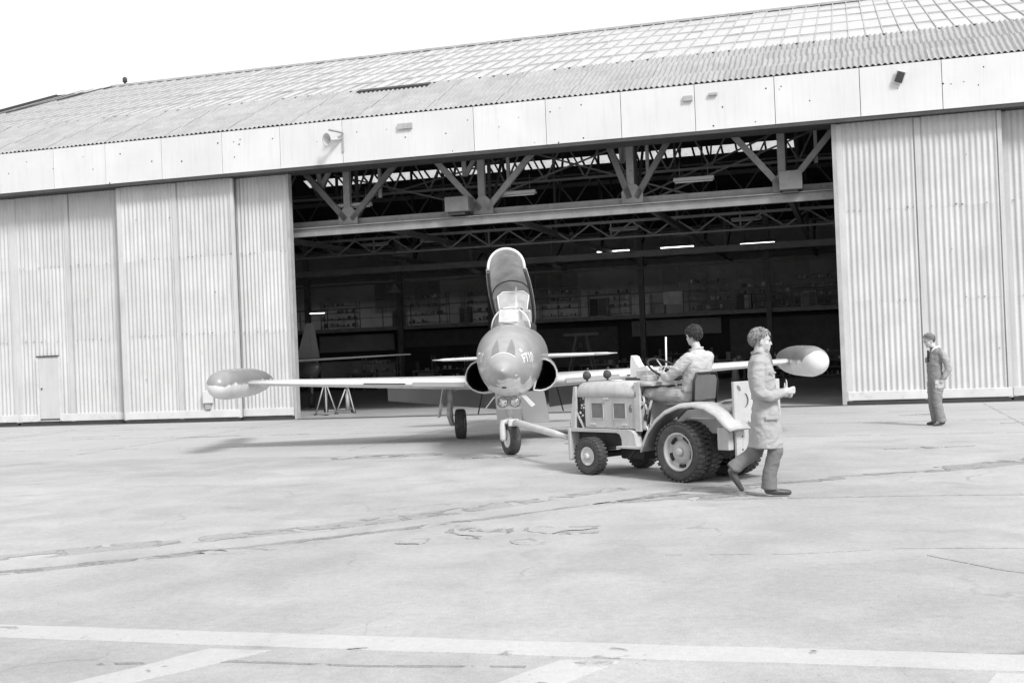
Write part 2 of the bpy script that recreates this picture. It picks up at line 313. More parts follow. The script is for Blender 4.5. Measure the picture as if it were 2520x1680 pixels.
# corrugated sheet meshes
def corr(w, h, nc, amp, seg=6, th=.0):
    mb = MB(); n = nc*seg; vs = []
    for z in (0, h):
        for i in range(n+1):
            x = -w/2+w*i/n; vs.append((x, -amp*math.cos(2*PI*i/seg), z))
    return mb.add(vs, [(i, i+1, n+2+i, n+1+i) for i in range(n)], True)
SH = [(.30, 2.62), (2.56, 4.92), (4.86, 7.12)]
me_sheet = [corr(1.0, b-a, 7, .018).mesh('corrugated_sheet') for a, b in SH]
for me in me_sheet: me.materials.append(M_door)
M_bolt = mat('rusty bolt', .06, .8, .3, 9)
def leaf(u0, u1, n, centre=True, wicket=False):
    d = ob('sliding_door', MB().bb(u0, u1, n+.05, n+.12, .12, 7.14), M_steel2, H)
    w = u1-u0; cols = max(1, round(w/1.0)); cw = w/cols
    for r, (a, b) in enumerate(SH):
        for c in range(cols):
            if wicket and r == 0 and u0+c*cw < -14.98 < u0+(c+1)*cw:
                pass
            s = ob('corrugated_sheet', me_sheet[r], M_door, d, (u0+(c+.5)*cw, n+.004-.002*r+RND.uniform(-.002, .002), a), (0, 0, 0)); s.scale = (cw/1.0*1.0, 1, 1)
    # bolts along the laps
    mb = MB(); rb = random.Random(int(u0*10))
    for z in (2.6, 4.9, 1.3, 3.8, 6.1):
        k = 0
        while u0+.07+k*.1429 < u1:
            if rb.random() < (.5 if z in (2.6, 4.9) else .06): mb.box((u0+.07+k*.1429, n-.027, z+rb.uniform(-.015, .015)), (rb.choice((.02, .03, .05)), .012, .016))
            k += 1
    ob('bolt_row', mb, M_bolt, d, kind='stuff')
    ob('bottom_rail', MB().rbox(u0+.02, u1-.02, n-.05, n+.05, .115, .34, .012), M_rail, d)
    ob('wheel_skirt', MB().bb(u0+.03, u1-.03, n-.02, n+.05, .02, .113), M_dark, d)
    ob('edge_post', MB().bb(u0-.01, u0+.13, n-.035, n+.045, .1, 7.1), M_frame if not centre else M_door, d)
    ob('edge_post', MB().bb(u1-.09, u1+.01, n-.036, n+.046, .1, 7.1), M_door, d)
    if centre: ob('cover_strip', MB().bb((u0+u1)/2-.07, (u0+u1)/2+.07, n-.034, n+.0, .1, 7.1), M_door, d)
    return d
leaf(-24.1, -20.15, .05); leaf(-20.13, -16.16, .30)
dA = leaf(-16.14, -12.2, .30); leaf(-12.14, -8.24, .0); dC = leaf(-8.36, -6.62, .24, False)
dD = leaf(8.85, 12.74, .0); leaf(12.76, 16.8, .24); leaf(16.82, 20.9, .0)
# steel flanges at the edges of the opening
ob('edge_flange', MB().bb(8.735, 8.842, -.05, .2, .0, 7.12), M_frame, dD)
ob('edge_flange', MB().bb(-6.608, -6.53, .16, .38, .0, 7.12), M_frame, dC)
# wicket door and notice box
wk = ob('wicket_door', MB().rbox(-15.33, -14.62, .235, .262, .2, 2.12, .008), mat('wicket paint', .49, .5, .06, 1, streak=.1), H)
ob('door_frame', MB().bb(-15.42, -15.335, .22, .272, .14, 2.14).bb(-14.615, -14.56, .22, .272, .14, 2.14), M_rail, wk)
ob('door_head', MB().bb(-15.4, -14.58, .20, .272, 2.125, 2.16), M_dark, wk); ob('door_sill', MB().bb(-15.33, -14.62, .225, .272, .17, .196), M_dark, wk)
ob('door_handle', MB().ball((-15.24, .215, 1.14), .028, 6), M_dark, wk)
ob('switch_box', MB().rbox(-9.42, -9.12, -.14, -.03, .55, .92, .01), M_rail, H); ob('conduit_box', MB().bb(-9.36, -9.2, -.1, -.03, .37, .55), M_frame, H)
# fascia panels
J = [-24.5, -22.3, -20.1, -18.0, -16.0, -14.04, -12.23, -10.32, -8.32, -6.46, -4.52, -2.6, -.64, 1.39, 3.43, 5.37, 7.39, 9.47, 11.4, 13.4, 15.4, 17.5, 19.6, 22]
ob('fascia_beam', MB().bb(UL, UR, -.36, -.30, ZB-.03, ZT+.02), M_dark, H)
ob('soffit', MB().bb(UL, UR, -.36, .7, ZB-.06, ZB-.032), M_dark, H)
ob('head_track', MB().bb(UL, UR, -.385, -.362, ZB-.09, ZB-.004), M_dark, H)
for i in range(len(J)-1):
    if i == 10: a, b = J[i], J[i+2]
    elif i == 11: continue
    else: a, b = J[i], J[i+1]
    t = RND.uniform(-.006, .006)
    p = MB().rbox(a+.007, b-.007, -.40+t, -.362, ZB, ZT, .004, 1); ob('fascia_panel', p, M_fascia, H)
mb = MB(); r5 = random.Random(5)
for i in range(46):
    u = r5.uniform(-16, 13.5); mb.lathe([(r5.uniform(.012, .026), 0), (.005, .012)], frame((0, -1, 0), o=(u, -.403, ZB+r5.choice((.06, .5, .62, .85, .88, .92))+r5.uniform(-.06, .06))), 6)
ob('fascia_bolts', mb, M_bolt, H, kind='stuff')
# small fittings on the fascia
hn = ob('loudspeaker', MB().lathe([(.03, 0), (.045, .1), (.09, .2), (.175, .28), (.185, .285), (.17, .278), (.08, .19), (.03, .1)], frame((-.45, -.85, -.1), o=(-4.66, -.62, 7.83)), 20, caps=False).ball((-4.64, -.58, 7.85), .055, 8), mat('horn paint', .5, .4, .05, 4), H)
ob('speaker_bracket', MB().bar((-4.62, -.6, 7.83), (-4.5, -.41, 7.9), .04, .03).bar((-4.78, -.72, 8.1), (-4.45, -.5, 8.02), .16, .03).bar((-4.5, -.41, 8.02), (-4.5, -.43, 7.5), .05, .03), M_frame, hn)
for nm, u, w, h, z, tilt in (('vent_plate', -2.62, .42, .15, 8.05, 0), ('vent_plate', 5.2, .24, .13, 8.05, 0), ('floodlight', 10.42, .18, .26, 8.05, .35), ('vent_plate', 5.85, .22, .06, 8.1, 0)):
    M = Matrix.Rotation(tilt, 3, 'X') @ Matrix.Rotation(tilt, 3, 'Y'); ob(nm, MB().box((u, -.44-(.08 if tilt else 0), z), (w, .07, h), M), M_frame if tilt == 0 else M_dark, H)
    if tilt: ob('floodlight_hood', MB().box((u, -.43, z+.02), (w+.06, .06, h+.06), M), M_white, H)
# roof: corrugated skirt, then glazing up to the ridge, light-blocking sheet beneath
N1, Z1, N2, Z2 = 3.1, 9.93, 14.0, 13.9
sk = math.hypot(N1+.38, Z1-ZT); ang = math.atan2(Z1-ZT, N1+.38); ns_ = 4; ch = sk/ns_
rs = corr(8*1.02/7, ch+.10, 8, .027).mesh('roof_sheet'); rs.materials.append(M_roof)
sk_o = ob('roof_deck', MB().add([(UL, -.38, ZT-.06), (UR, -.38, ZT-.06), (UR, N1, Z1-.07), (UL, N1, Z1-.07)], [(0, 1, 2, 3)]), M_in, H)
for c in range(int((UR-UL)/1.02)+1):
    for r in range(ns_):
        s = ob('roof_sheet', rs, M_roof, sk_o, (UL+.5+c*1.02+(r%2)*.03+RND.uniform(-.004, .004), -.40+(r*ch)*math.cos(ang)-.012*math.sin(ang), ZT+.03+(r*ch)*math.sin(ang)+(c%2)*.007+RND.uniform(-.001, .001)), (ang-PI/2+.04, 0, 0))
# dark bar standing in for the shade in a gap under a lifted strip
ob('gap_shade_bar', MB().bar((-5.35, N1-.25, Z1-.02), (-3.0, N1-.25, Z1-.02), .3, .09, (0, -.4, 1)), M_dark, sk_o)
ob('roof_gutter', MB().bb(UL, UR, N1-.10, N1+.06, Z1-.05, Z1+.015), M_rail, sk_o)
ga = math.atan2(Z2-Z1, N2-N1); gl = math.hypot(Z2-Z1, N2-N1); PW = .469; nr = 5; ph = gl/nr
G = ob('glazed_roof', MB().add([(UL+1, N1, Z1-.02), (UR, N1, Z1-.02), (UR, N2, Z2-.02), (-21.5, N2, Z2-.02)], [(0, 1, 2, 3)]), M_pane, H)
ob('roof_light_block', MB().add([(UL+1, N1, Z1-.12), (UR, N1, Z1-.12), (UR, N2, Z2-.12), (-21.5, N2, Z2-.12)], [(0, 1, 2, 3)]), M_in, H)  # added dark sheet, unseen, keeps daylight out of the hangar
pm = MB().bb(-PW/2+.015, PW/2-.015, 0, ph-.03, -.004, .004).mesh('roof_pane'); pm.materials.append(M_pane)
far = MB(); fv = []
def gp(s): return N1+s*math.cos(ga), Z1+.03+s*math.sin(ga)
ncol = int((UR-UL-1.2)/PW); u_first = 13.97-PW/2-59*PW
for c in range(-24, 78):
    u = u_first+c*PW
    if u > UR-.3: break
    for r in range(nr):
        s0 = r*ph; lim = -23.4+(s0/gl)*1.9
        if u-PW/2 < lim: continue
        n0, z0 = gp(s0); jx = RND.uniform(-.004, .004)
        if 0 <= c < 60: ob('roof_pane', pm, M_pane, G, (u, n0, z0), (ga+RND.uniform(-.006, .006), jx, 0))
        else:
            n1, z1 = gp(s0+ph-.03); far.add([(u-PW/2+.015, n0, z0), (u+PW/2-.015, n0, z0), (u+PW/2-.015, n1, z1), (u-PW/2+.015, n1, z1)], [(0, 1, 2, 3)])
ob('roof_glazing_far', far, M_pane, G, kind='stuff')
bm_ = MB().bb(-.016, .016, 0, gl, 0, .035).mesh('glazing_bar'); bm_.materials.append(M_bar)
cm = MB().bb(-.035, .035, -.05, .12, -.03, .06).mesh('bar_foot'); cm.materials.append(M_dark)
for c in range(-23, 79):
    u = u_first+(c-.5)*PW
    if u > UR-.2 or u < -23.3: continue
    n0, z0 = gp(0); b = ob('glazing_bar', bm_, M_bar, G, (u, n0, z0), (ga, 0, 0)); ob('bar_foot', cm, M_dark, G, (u, n0, z0), (ga, 0, 0))
for r in range(1, nr):
    n0, z0 = gp(r*ph-.02); ob('pane_lap', MB().bb(-23.2+1.9*r/nr, UR, n0-.02, n0+.03, z0-.01, z0+.034), M_bar, G)
ob('ridge_cap', MB().bar((-21.6, N2, Z2+.04), (UR, N2, Z2+.04), .35, .08), M_bar, G)
ob('ridge_finial', MB().lathe([(.05, 0), (.05, .12), (.1, .14), (.1, .3), (.04, .36)], Matrix.Translation((-21.0, N2, Z2+.05)), 8), M_dark, G)
ob('roof_verge', MB().bar((-21.6, N2, Z2+.03), (-23.6, N1, Z1+.03), .12, .12).bar((-23.6, N1, Z1+.03), (-24.4, -.35, ZT+.05), .12, .12), M_dark, G)
# rear slope, with a band of skylights left in it
NE, ZE = 31.0, Z2-.364*17
def rz_(n): return Z2-.364*(n-N2)
def slab(n0, n1, u0=UL, u1=UR): return [(u0, n0, rz_(n0)-.05), (u1, n0, rz_(n0)-.05), (u1, n1, rz_(n1)-.05), (u0, n1, rz_(n1)-.05)]
mb = MB()
for q in (slab(N2, 23.0), slab(23.7, NE), slab(23.0, 23.7, UL, -17), slab(23.0, 23.7, 6.9, UR)): mb.add(q, [(0, 1, 2, 3)])
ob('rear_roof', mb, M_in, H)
mg = glass('skylight glass', .8, .42, .5); sk1 = MB().add([(-.285, 0, 0), (.285, 0, 0), (.285, .7, -.255), (-.285, .7, -.255)], [(0, 1, 2, 3)]).mesh('skylight'); sk1.materials.append(mg)
for i in range(37):
    ob('skylight', sk1, mg, H, (-16.7+i*.646, 23.0, rz_(23.0)-.06)); ob('skylight_bar', MB().bar((-16.7+(i+.5)*.646, 22.98, rz_(22.98)-.07), (-16.7+(i+.5)*.646, 23.72, rz_(23.72)-.07), .09, .05), M_in, H)
ob('back_wall', MB().bb(UL, UR, 31, 31.2, 0, ZE+.2), M_inwall, H)
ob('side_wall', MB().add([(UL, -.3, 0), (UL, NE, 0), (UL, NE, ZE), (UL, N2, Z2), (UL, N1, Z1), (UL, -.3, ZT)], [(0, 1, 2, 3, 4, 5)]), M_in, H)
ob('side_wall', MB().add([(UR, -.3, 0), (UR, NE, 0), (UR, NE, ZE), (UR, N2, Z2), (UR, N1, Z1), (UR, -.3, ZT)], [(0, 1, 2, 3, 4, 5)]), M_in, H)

# ------------------------------------------------------------------ steelwork inside the opening
fg = ob('front_girder', MB().bb(UL+.2, UR-.2, 1.45, 1.6, 5.64, 5.84), M_steel, H)
ob('crane_rail', MB().bb(UL+.2, UR-.2, .78, .92, 5.33, 5.54).bb(UL+.2, UR-.2, .7, 1.0, 5.55, 5.575), M_steel, fg)
ob('girder_flange', MB().bb(UL+.2, UR-.2, 1.36, 1.7, 5.615, 5.638), M_steel2, fg)
for k, u in enumerate((-9.4, -5.17, -.98, 3.35, 7.45)):
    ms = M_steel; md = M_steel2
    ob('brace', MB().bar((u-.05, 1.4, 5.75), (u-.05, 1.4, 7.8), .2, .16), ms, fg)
    dl, dr, ll, lr = ((-1.6, 1.75, 0, 0), (-1.6, 1.75, 0, 0), (-1.6, 1.75, 1, 1), (-.7, 1.2, 0, 0), (-1.5, 1.6, 1, 1))[k]  # last two flags: lit braces get lighter steel, shaded ones darker steel
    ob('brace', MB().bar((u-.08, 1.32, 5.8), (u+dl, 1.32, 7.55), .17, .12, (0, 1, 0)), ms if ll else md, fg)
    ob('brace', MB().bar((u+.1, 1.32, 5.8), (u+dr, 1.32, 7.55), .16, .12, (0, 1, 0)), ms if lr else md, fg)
    vt, hz_ = ((-10.4, -8.5), (-6.15, -4.21), (-1.56, -.25), (3.06, 3.77), (6.6, 8.3))[k]
    if k < 4:
        ob('hanger', MB().bar((vt, 1.5, 6.82), (vt-.04, 1.5, 8.0), .13, .1), ms, fg); ob('hanger', MB().bar((vt+.02, 1.5, 6.84), (vt+(.7 if k < 3 else .2), 1.5, 7.9), .12, .1, (0, 1, 0)), ms, fg)
    ob('hanger', MB().bar((hz_, 1.5, 6.4), (hz_, 1.5, 8.0), .09, .09), ms, fg)
    ob('gusset', MB().prism([(u-.3, 5.66), (u+.3, 5.66), (u+.3, 5.98), (u+.1, 6.18), (u-.1, 6.18), (u-.3, 5.98)], 1.26, 1.28, 'y'), ms, fg)
    # deep roof truss running back from each node
    tr = ob('roof_truss', MB().bb(u-.07, u+.07, 1.7, 30.8, 5.72, 5.9), M_steel2, H)
    for j in range(0, 7, 2):
        n = 2+j*4.0; zt = (rz_(n) if n > N2 else Z1+(n-N1)*.364)-.25
        ob('truss_post', MB().bar((u, n, 5.8), (u, n, zt), .09, .09), M_in, tr)
        n2 = n+4.0; zt2 = (rz_(n2) if n2 > N2 else Z1+(n2-N1)*.364)-.25
        ob('truss_brace', MB().bar((u, n, 5.8), (u, n2, zt2), .07, .07), M_in, tr)
for n in (5, 9, 17, 21, 25):
    z = (rz_(n) if n > N2 else Z1+(n-N1)*.364)-.2; ob('purlin', MB().bb(UL, UR, n-.08, n+.08, z-.2, z), M_steel2, H)
lg = ob('lattice_girder', MB().bb(UL, UR, 9.95, 10.05, 5.50, 5.56).bb(UL, UR, 9.93, 10.07, 6.05, 6.14), M_steel, H)
for i in range(20):
    u = -17+i*1.5; ob('lattice_bar', MB().bar((u, 10, 5.55), (u+.75, 10, 6.06), .05, .05, (0, 1, 0)).bar((u+.75, 10, 6.06), (u+1.5, 10, 5.55), .05, .05, (0, 1, 0)), M_steel, lg)
    if i % 3 == 0: ob('lattice_bar', MB().bar((u, 10, 5.55), (u, 10, 6.06), .05, .05), M_steel, lg)
for nn_, za, zb_, sp_n in ((5.2, 7.0, 8.3, 1.3), (20.5, 6.7, 7.5, 1.1), (13.2, 7.2, 8.3, 1.6)):
    l2 = ob('roof_lattice', MB().bb(UL, UR, nn_-.04, nn_+.04, za, za+.07).bb(UL, UR, nn_-.04, nn_+.04, zb_, zb_+.07), M_steel2, H)
    for i in range(int(30/sp_n)):
        u = -17+i*sp_n; ob('lattice_bar', MB().bar((u, nn_, za+.03), (u+sp_n/2, nn_, zb_), .05, .05, (0, 1, 0)).bar((u+sp_n/2, nn_, zb_), (u+sp_n, nn_, za+.03), .05, .05, (0, 1, 0)), M_steel2, l2)
ob('crane_beam', MB().bb(UL, UR, 15.9, 16.1, 5.25, 5.5), M_steel, H)
ob('service_pipe', MB().tube([(UL, 19, 5.0), (UR, 19, 5.0)], .04, 6), M_steel2, H)
ob('service_pipe', MB().tube([(UL, 13, 8.2), (UR, 13, 8.2)], .035, 6), M_steel2, H)
for a, b in (((-6.8, 4, 7.6), (-.9, 4, 5.9)), ((-.9, 4, 8.0), (5.2, 4, 5.9)), ((8.8, 4, 7.9), (3.0, 4, 5.9)), ((3.4, 4, 8.0), (-3.4, 4, 5.9)), ((-6.6, 7, 7.2), (.4, 7, 8.6)), ((2.0, 7, 6.3), (8.4, 7, 8.8))):
    ob('wind_brace', MB().bar(a, b, .05, .05, (0, 1, 0)), M_steel2, H)
# boxes at the girder nodes
for u0, u1, z0, z1 in ((7.36, 7.95, 5.62, 6.12), (-1.88, -1.18, 5.7, 6.13)):
    bx = ob('heater_unit', MB().rbox(u0, u1, .5, 1.1, z0, z1, .02), M_steel2, H); ob('heater_grille', MB().bb(u0+.08, u1-.12, .55, 1.05, z0-.08, z0-.002), M_dark, bx)
# mezzanine with glazed offices
mz = ob('mezzanine', MB().bb(UL, UR, 24, 30.9, 2.98, 3.16), M_steel, H)
ob('office_wall', MB().bb(UL, UR, 28.9, 29, 3.17, 5.9), M_inwall, mz)
ob('office_beam', MB().bb(UL, UR, 27.9, 28.1, 5.75, 6.0), M_steel2, mz)
Mwp = mat('dusty office pane', .24, .3, .2, 1, rnd=.08)
wp = MB().bb(-.36, .36, -.01, .01, 0, .78).mesh('window_pane'); wp.materials.append(Mwp)
for u0, nn in ((-7.2, 4), (.2, 6), (6.0, 8), (-15.5, 5)):
    for i in range(nn):
        for j in range(2):
            ob('window_pane', wp, Mwp, mz, (u0+i*.76, 28.88, 4.05+j*.83))
for u in (-17.5, -12.5, -7.8, -.4, 5.4, 9.2):
    ob('column', MB().bb(u-.12, u+.12, 23.8, 24.05, .01, 7.5), M_steel2, H)
ob('railing', MB().bb(UL, UR, 24.02, 24.06, 4.12, 4.17).bb(UL, UR, 24.02, 24.06, 3.62, 3.65), M_steel2, mz)
for i in range(24): ob('railing_post', MB().bb(-18+i*1.5, -17.96+i*1.5, 24.02, 24.06, 3.17, 4.12), M_steel2, mz)
for u0, u1, z0, z1, m in ((-17.9, -13.7, 2.0, 2.85, M_inwall), (-17.9, -13.7, .2, 1.5, M_inwall), (-1.3, 3.0, 2.15, 2.9, M_inwall), (-13.3, -8, 2.1, 2.9, M_steel2), (3.4, 9, .6, 2.8, M_steel2), (-7.5, -2, .8, 2.7, M_steel2)):
    ob('partition_panel', MB().bb(u0, u1, 26.0, 26.06, z0, z1), m, H)
ob('partition_wall', MB().bb(UL, UR, 26.2, 26.3, .01, 2.95), M_in, H)
# ------------------------------------------------------------------ things inside the hangar
ORD = ['leftmost', 'second', 'third', 'fourth', 'fifth', 'sixth', 'seventh', 'eighth', 'ninth', 'tenth', 'eleventh', 'twelfth', 'thirteenth', 'rightmost']
def from_left(i): return 'leftmost' if i == 0 else ORD[i]+' from the left'
def strip_light(u, n, z, lit, lab, length=1.1):
    t = empty('strip_light', HW(u, n, z), -TH, label=lab, cat='light', group='lit strip lights deep in the hangar' if lit else 'unlit strip lights under the girder')
    l = length/2
    ob('trough', MB().prism([(-.13, 0), (.13, 0), (.05, .1), (-.05, .1)], -l, l, 'x'), M_rail if not lit else M_steel, t)
    if lit:
        for dy in (-.06, .06): ob('tube', MB().tube([(-l+.04, dy, -.025), (l-.04, dy, -.025)], .018, 6), M_light, t)
    else: ob('tube', MB().tube([(-l+.04, 0, -.025), (l-.04, 0, -.025)], .018, 6), M_white, t)
    for dx in (-l*.7, l*.7): ob('hanger_rod', MB().tube([(dx, 0, .1), (dx, 0, .55)], .008, 5), M_steel2, t)
UNLIT = ((-5.07, 1.5, 6.2), (-.02, 1.5, 6.18), (5.03, 1.5, 6.18), (-3.6, 8.6, 6.55), (1.4, 8.6, 6.5), (4.5, 8.6, 6.55), (5.5, 12.5, 6.1), (1.0, 12.5, 6.05), (-9, 12.5, 6.1), (-6.5, 12.5, 6.1))
for u, n, z in UNLIT:
    row = 'by the front girder' if n < 5 else 'above the lattice girder' if n < 10 else 'below the lattice girder'; k = sum(1 for q in UNLIT if q[1] == n and q[0] < u)
    strip_light(u, n, z, False, 'unlit white trough light %s, %s' % (row, from_left(k)))
LIT = ((-.7, 17.5, 5.47), (2.2, 17.5, 5.46), (5.5, 17.5, 5.44), (-.9, 20, 5.9), (1.9, 20, 5.9), (5.3, 20, 5.85), (-9.5, 17.5, 5.42), (-6.0, 17.5, 5.45), (8.6, 17.5, 5.4), (-15.6, 21, 3.9), (8.7, 20, 5.75))
for u, n, z in LIT:
    row = 'in the nearer glowing row' if n == 17.5 else 'in the farther glowing row' if n == 20 else 'low at the far left, above the parked aircraft fin'; k = sum(1 for q in LIT if q[1] == n and q[0] < u)
    strip_light(u, n, z, True, 'lit fluorescent strip light %s%s' % (row, '' if n == 21 else ', '+from_left(k)), .8 if n == 21 else 1.5)
# conical shop lamps
for i, (u, n, z) in enumerate(((-11.2, 20, 4.6), (-8.5, 14, 5.75), (-1.6, 15, 5.9), (2.8, 15, 5.9))):
    t = empty('pendant_lamp', HW(u, n, z), 0, label='conical metal pendant lamp in the dark hangar, '+from_left(i), cat='lamp', group='pendant lamps in the hangar')
    ob('lamp_shade', MB().lathe([(.34, 0), (.1, .3), (.06, .42)], None, 14, caps=False), M_steel, t); ob('lamp_cord', MB().tube([(0, 0, .42), (0, 0, 1.6)], .012, 5), M_dark, t)
# another aircraft, only its tail in view
AM = mat('dull aircraft grey', .27, .4, .1, 2); t = empty('parked_aircraft', HW(-9.0, 6.2), -TH+.1, label='grey aircraft tail standing inside the hangar behind the open door edge', cat='aircraft')
ob('fin', MB().prism([(-.42, 1.75), (.38, 1.75), (.22, 2.95), (-.04, 2.95)], -.05, .05, 'y'), AM, t)
ob('rudder_hinge', MB().bar((.1, -.055, 1.78), (.12, -.055, 2.93), .02, .02), M_steel, t)
ob('tailplane', MB().add([(-1.2, -.5, 1.62), (3.3, -.35, 1.72), (3.6, .1, 1.72), (-1.2, .5, 1.62), (-1.2, -.5, 1.70), (3.3, -.35, 1.76), (3.6, .1, 1.76), (-1.2, .5, 1.72)], [(3, 2, 1, 0), (4, 5, 6, 7), (0, 1, 5, 4), (1, 2, 6, 5), (2, 3, 7, 6), (3, 0, 4, 7)]), mat('pale tailplane', .45, .4, .1, 2), t)
ob('tail_cone', MB().tube([(.35, -.2, 1.45), (-.6, 1.6, 1.4), (-1.9, 4.2, 1.35)], [.03, .42, .75], 18), AM, t)
ob('tail_gear', MB().tube([(-.3, 1, 1.1), (-.3, 1, .3)], .05, 8), M_steel, t); ob('tail_wheel', MB().lathe([(.16, -.08), (.24, -.05), (.24, .05), (.16, .08)], frame((1, 0, 0), o=(-.3, 1, .25)), 16), M_rubber, t)
# tripod jacks just inside the door
for i, (x, y, h, lab) in enumerate(((-5.72, 36.2, .92, 'tall tripod aircraft jack standing just inside the left door edge'), (-5.15, 36.9, .78, 'shorter tripod aircraft jack behind the tall one, with a small wheel'))):
    t = empty('tripod_jack', (x, y, .01), .4+i*.5, label=lab, cat='jack', group='tripod jacks')
    MJ = mat('jack paint', .34, .45, .1, 4, dirt=.2)
    ob('ram', MB().lathe([(.07, .08), (.07, h*.75), (.04, h*.76), (.04, h), (.06, h), (.06, h+.03)], None, 12), MJ if i else M_dark, t)
    for a in (.3, 2.4, 4.5):
        c, s_ = math.cos(a), math.sin(a); ob('leg', MB().tube([(c*.06, s_*.06, h*.95), (c*.36, s_*.36, .03)], .022, 7), MJ, t)
        ob('foot', MB().lathe([(.06, 0), (.06, .025), (.03, .04)], Matrix.Translation((c*.36, s_*.36, 0)), 10), M_dark, t)
        ob('stay', MB().tube([(c*.31, s_*.31, .13), (c*.05, s_*.05, .13)], .012, 6), MJ, t)
    if i: ob('wheel', MB().lathe([(.03, -.03), (.08, -.03), (.08, .03), (.03, .03)], frame((1, 0, 0), o=(.12, -.1, .08)), 14), M_rubber, t)
# benches, cabinets and cones along the back
rb = random.Random(21); MCs = [mat('clutter %d' % i, c, .6, .2, 3) for i, c in enumerate((.07, .15, .26, .4, .6))]
for i in range(8):
    u = -14+i*2.9+rb.uniform(-.4, .4); n = 22.5+rb.uniform(-1.5, 1.5); w = rb.uniform(1.0, 1.7); t = empty('workbench', HW(u, n), -TH, label='cluttered dark workbench at the back of the hangar, '+from_left(i), cat='workbench', group='workbenches along the back of the hangar')
    ob('bench_top', MB().bb(-w/2, w/2, -.35, .35, .86, .92), MCs[2], t)
    for a, b in ((-1, -1), (1, -1), (-1, 1), (1, 1)): ob('leg', MB().bb(a*(w/2-.08)-.03, a*(w/2-.08)+.03, b*.3-.03, b*.3+.03, .01, .86), MCs[1], t)
    ob('drawer_unit', MB().rbox(-w*.3, w*.3, -.3, .3, .3, .82, .01), MCs[rb.randrange(3)], t)
    nq = rb.randrange(3, 5)
    for q in range(nq):
        x = -w/2+w*(q+.5)/nq+rb.uniform(-.04, .04); h = rb.uniform(.08, .42)
        o = empty('tool_box', HW(u, n, .92)+U*x+NN*rb.uniform(-.2, .2), -TH+rb.uniform(-.5, .5), label='tool box, %s, on the hangar workbench %s' % (from_left(q), from_left(i)), cat='box', group='boxes and canisters on the workbenches')
        ob('box_body', MB().rbox(-.1, .1, -.08, .08, 0, h, .012), MCs[rb.randrange(5)], o); ob('box_lid', MB().rbox(-.105, .105, -.085, .085, h, h+.03, .008), MCs[rb.randrange(5)], o)
for i in range(7):
    u = -13+i*3.4+rb.uniform(-.4, .4); h = rb.uniform(.5, 1.1); t = empty('storage_cabinet', HW(u, 24.6+rb.uniform(0, .8), 3.16), -TH, label='dim cabinet behind the mezzanine railing, '+(from_left(i) if i < 13 else 'rightmost'), cat='cabinet', group='cabinets on the mezzanine')
    w = rb.uniform(.5, 1.3); ob('cabinet_body', MB().rbox(-w/2, w/2, -.25, .25, 0, h, .01), MCs[rb.randrange(4)], t); ob('cabinet_door', MB().bb(-w/2+.04, -.01, -.27, -.252, .06, h-.06), MCs[rb.randrange(4)], t); ob('cabinet_door', MB().bb(.01, w/2-.04, -.27, -.252, .06, h-.06), MCs[rb.randrange(4)], t)
for i, (u, n, z) in enumerate([(-16.2, 25, 3.16), (-11.5, 25, 3.16), (-8.6, 25.2, 3.16), (-4.6, 25, 3.16), (-2.2, 25.2, 3.16), (2.6, 25.1, 3.16), (5.2, 25, 3.16), (7.6, 25.1, 3.16), (-12.4, 21, .01), (-9.9, 23.6, .01), (-1.0, 23.4, .01), (1.6, 23.6, .01), (5.8, 22.8, .01), (8.3, 21.6, .01)]):
    up = z > 1; t = empty('shelving_unit', HW(u, n, z), -TH, label='packed steel shelving %s, %s' % ('on the mezzanine' if up else 'on the hangar floor', from_left(i if up else i-8)), cat='shelving', group='shelving units in the hangar')
    w = rb.uniform(.8, 1.2); hh = rb.uniform(1.1, 1.7)
    for a in (-w, w):
        for b in (-.2, .2): ob('upright', MB().bb(a-.02, a+.02, b-.02, b+.02, 0, hh), M_steel, t)
    st_ = MB()
    for q in range(4):
        zz = .12+q*hh/4; ob('shelf', MB().bb(-w, w, -.22, .22, zz-.012, zz+.012), M_steel, t)
        for v in range(14):
            x = rb.uniform(-w+.08, w-.08); s1 = rb.uniform(.03, .1); st_.cur = rb.randrange(5); st_.box((x, rb.uniform(-.2, -.05), zz+.014+s1*.9), (s1*rb.uniform(.6, 1.6), .1, s1*1.8))
    ob('shelf_contents', st_, MCs, t, kind='stuff')
sg = empty('notice_board', HW(1.05, 23.95, 3.55), -TH, label='pale rectangular notice board hung on the mezzanine railing', cat='sign'); ob('board', MB().rbox(-.45, .45, -.03, 0, 0, .6, .01), MCs[4], sg); ob('board_frame', MB().bb(-.47, .47, -.02, .01, .6, .63), MCs[1], sg)
for i, (u, n) in enumerate(((1.3, 19.5), (1.62, 19.9), (1.95, 19.2), (4.2, 19.6))):
    t = empty('traffic_cone', HW(u, n, .008), 0, label='pale cone on the hangar floor behind the tractor driver, '+from_left(i), cat='cone', group='cones inside the hangar'); ob('cone_body', MB().lathe([(.2, .04), (.05, 1.0), (.03, 1.02)], None, 16), MCs[4], t); ob('cone_base', MB().rbox(-.24, .24, -.24, .24, 0, .04, .01), MCs[2], t)
t = empty('engine_stand', HW(-2.6, 20.5), -TH, label='tall steel trestle stand inside the hangar left of the jet', cat='stand')
for a, b in ((-.7, -.4), (.7, -.4), (-.7, .4), (.7, .4)): ob('leg', MB().bar((a, b, .01), (a*.3, b*.3, 2.3), .06, .06), M_steel, t)
ob('cross_beam', MB().bb(-.8, .8, -.06, .06, 2.25, 2.37), M_steel, t); ob('chain_hoist', MB().rbox(-.1, .1, -.1, .1, 1.7, 1.95, .03), M_steel2, t); ob('chain', MB().tube([(0, 0, 1.95), (0, 0, 2.25)], .015, 5), M_steel2, t)

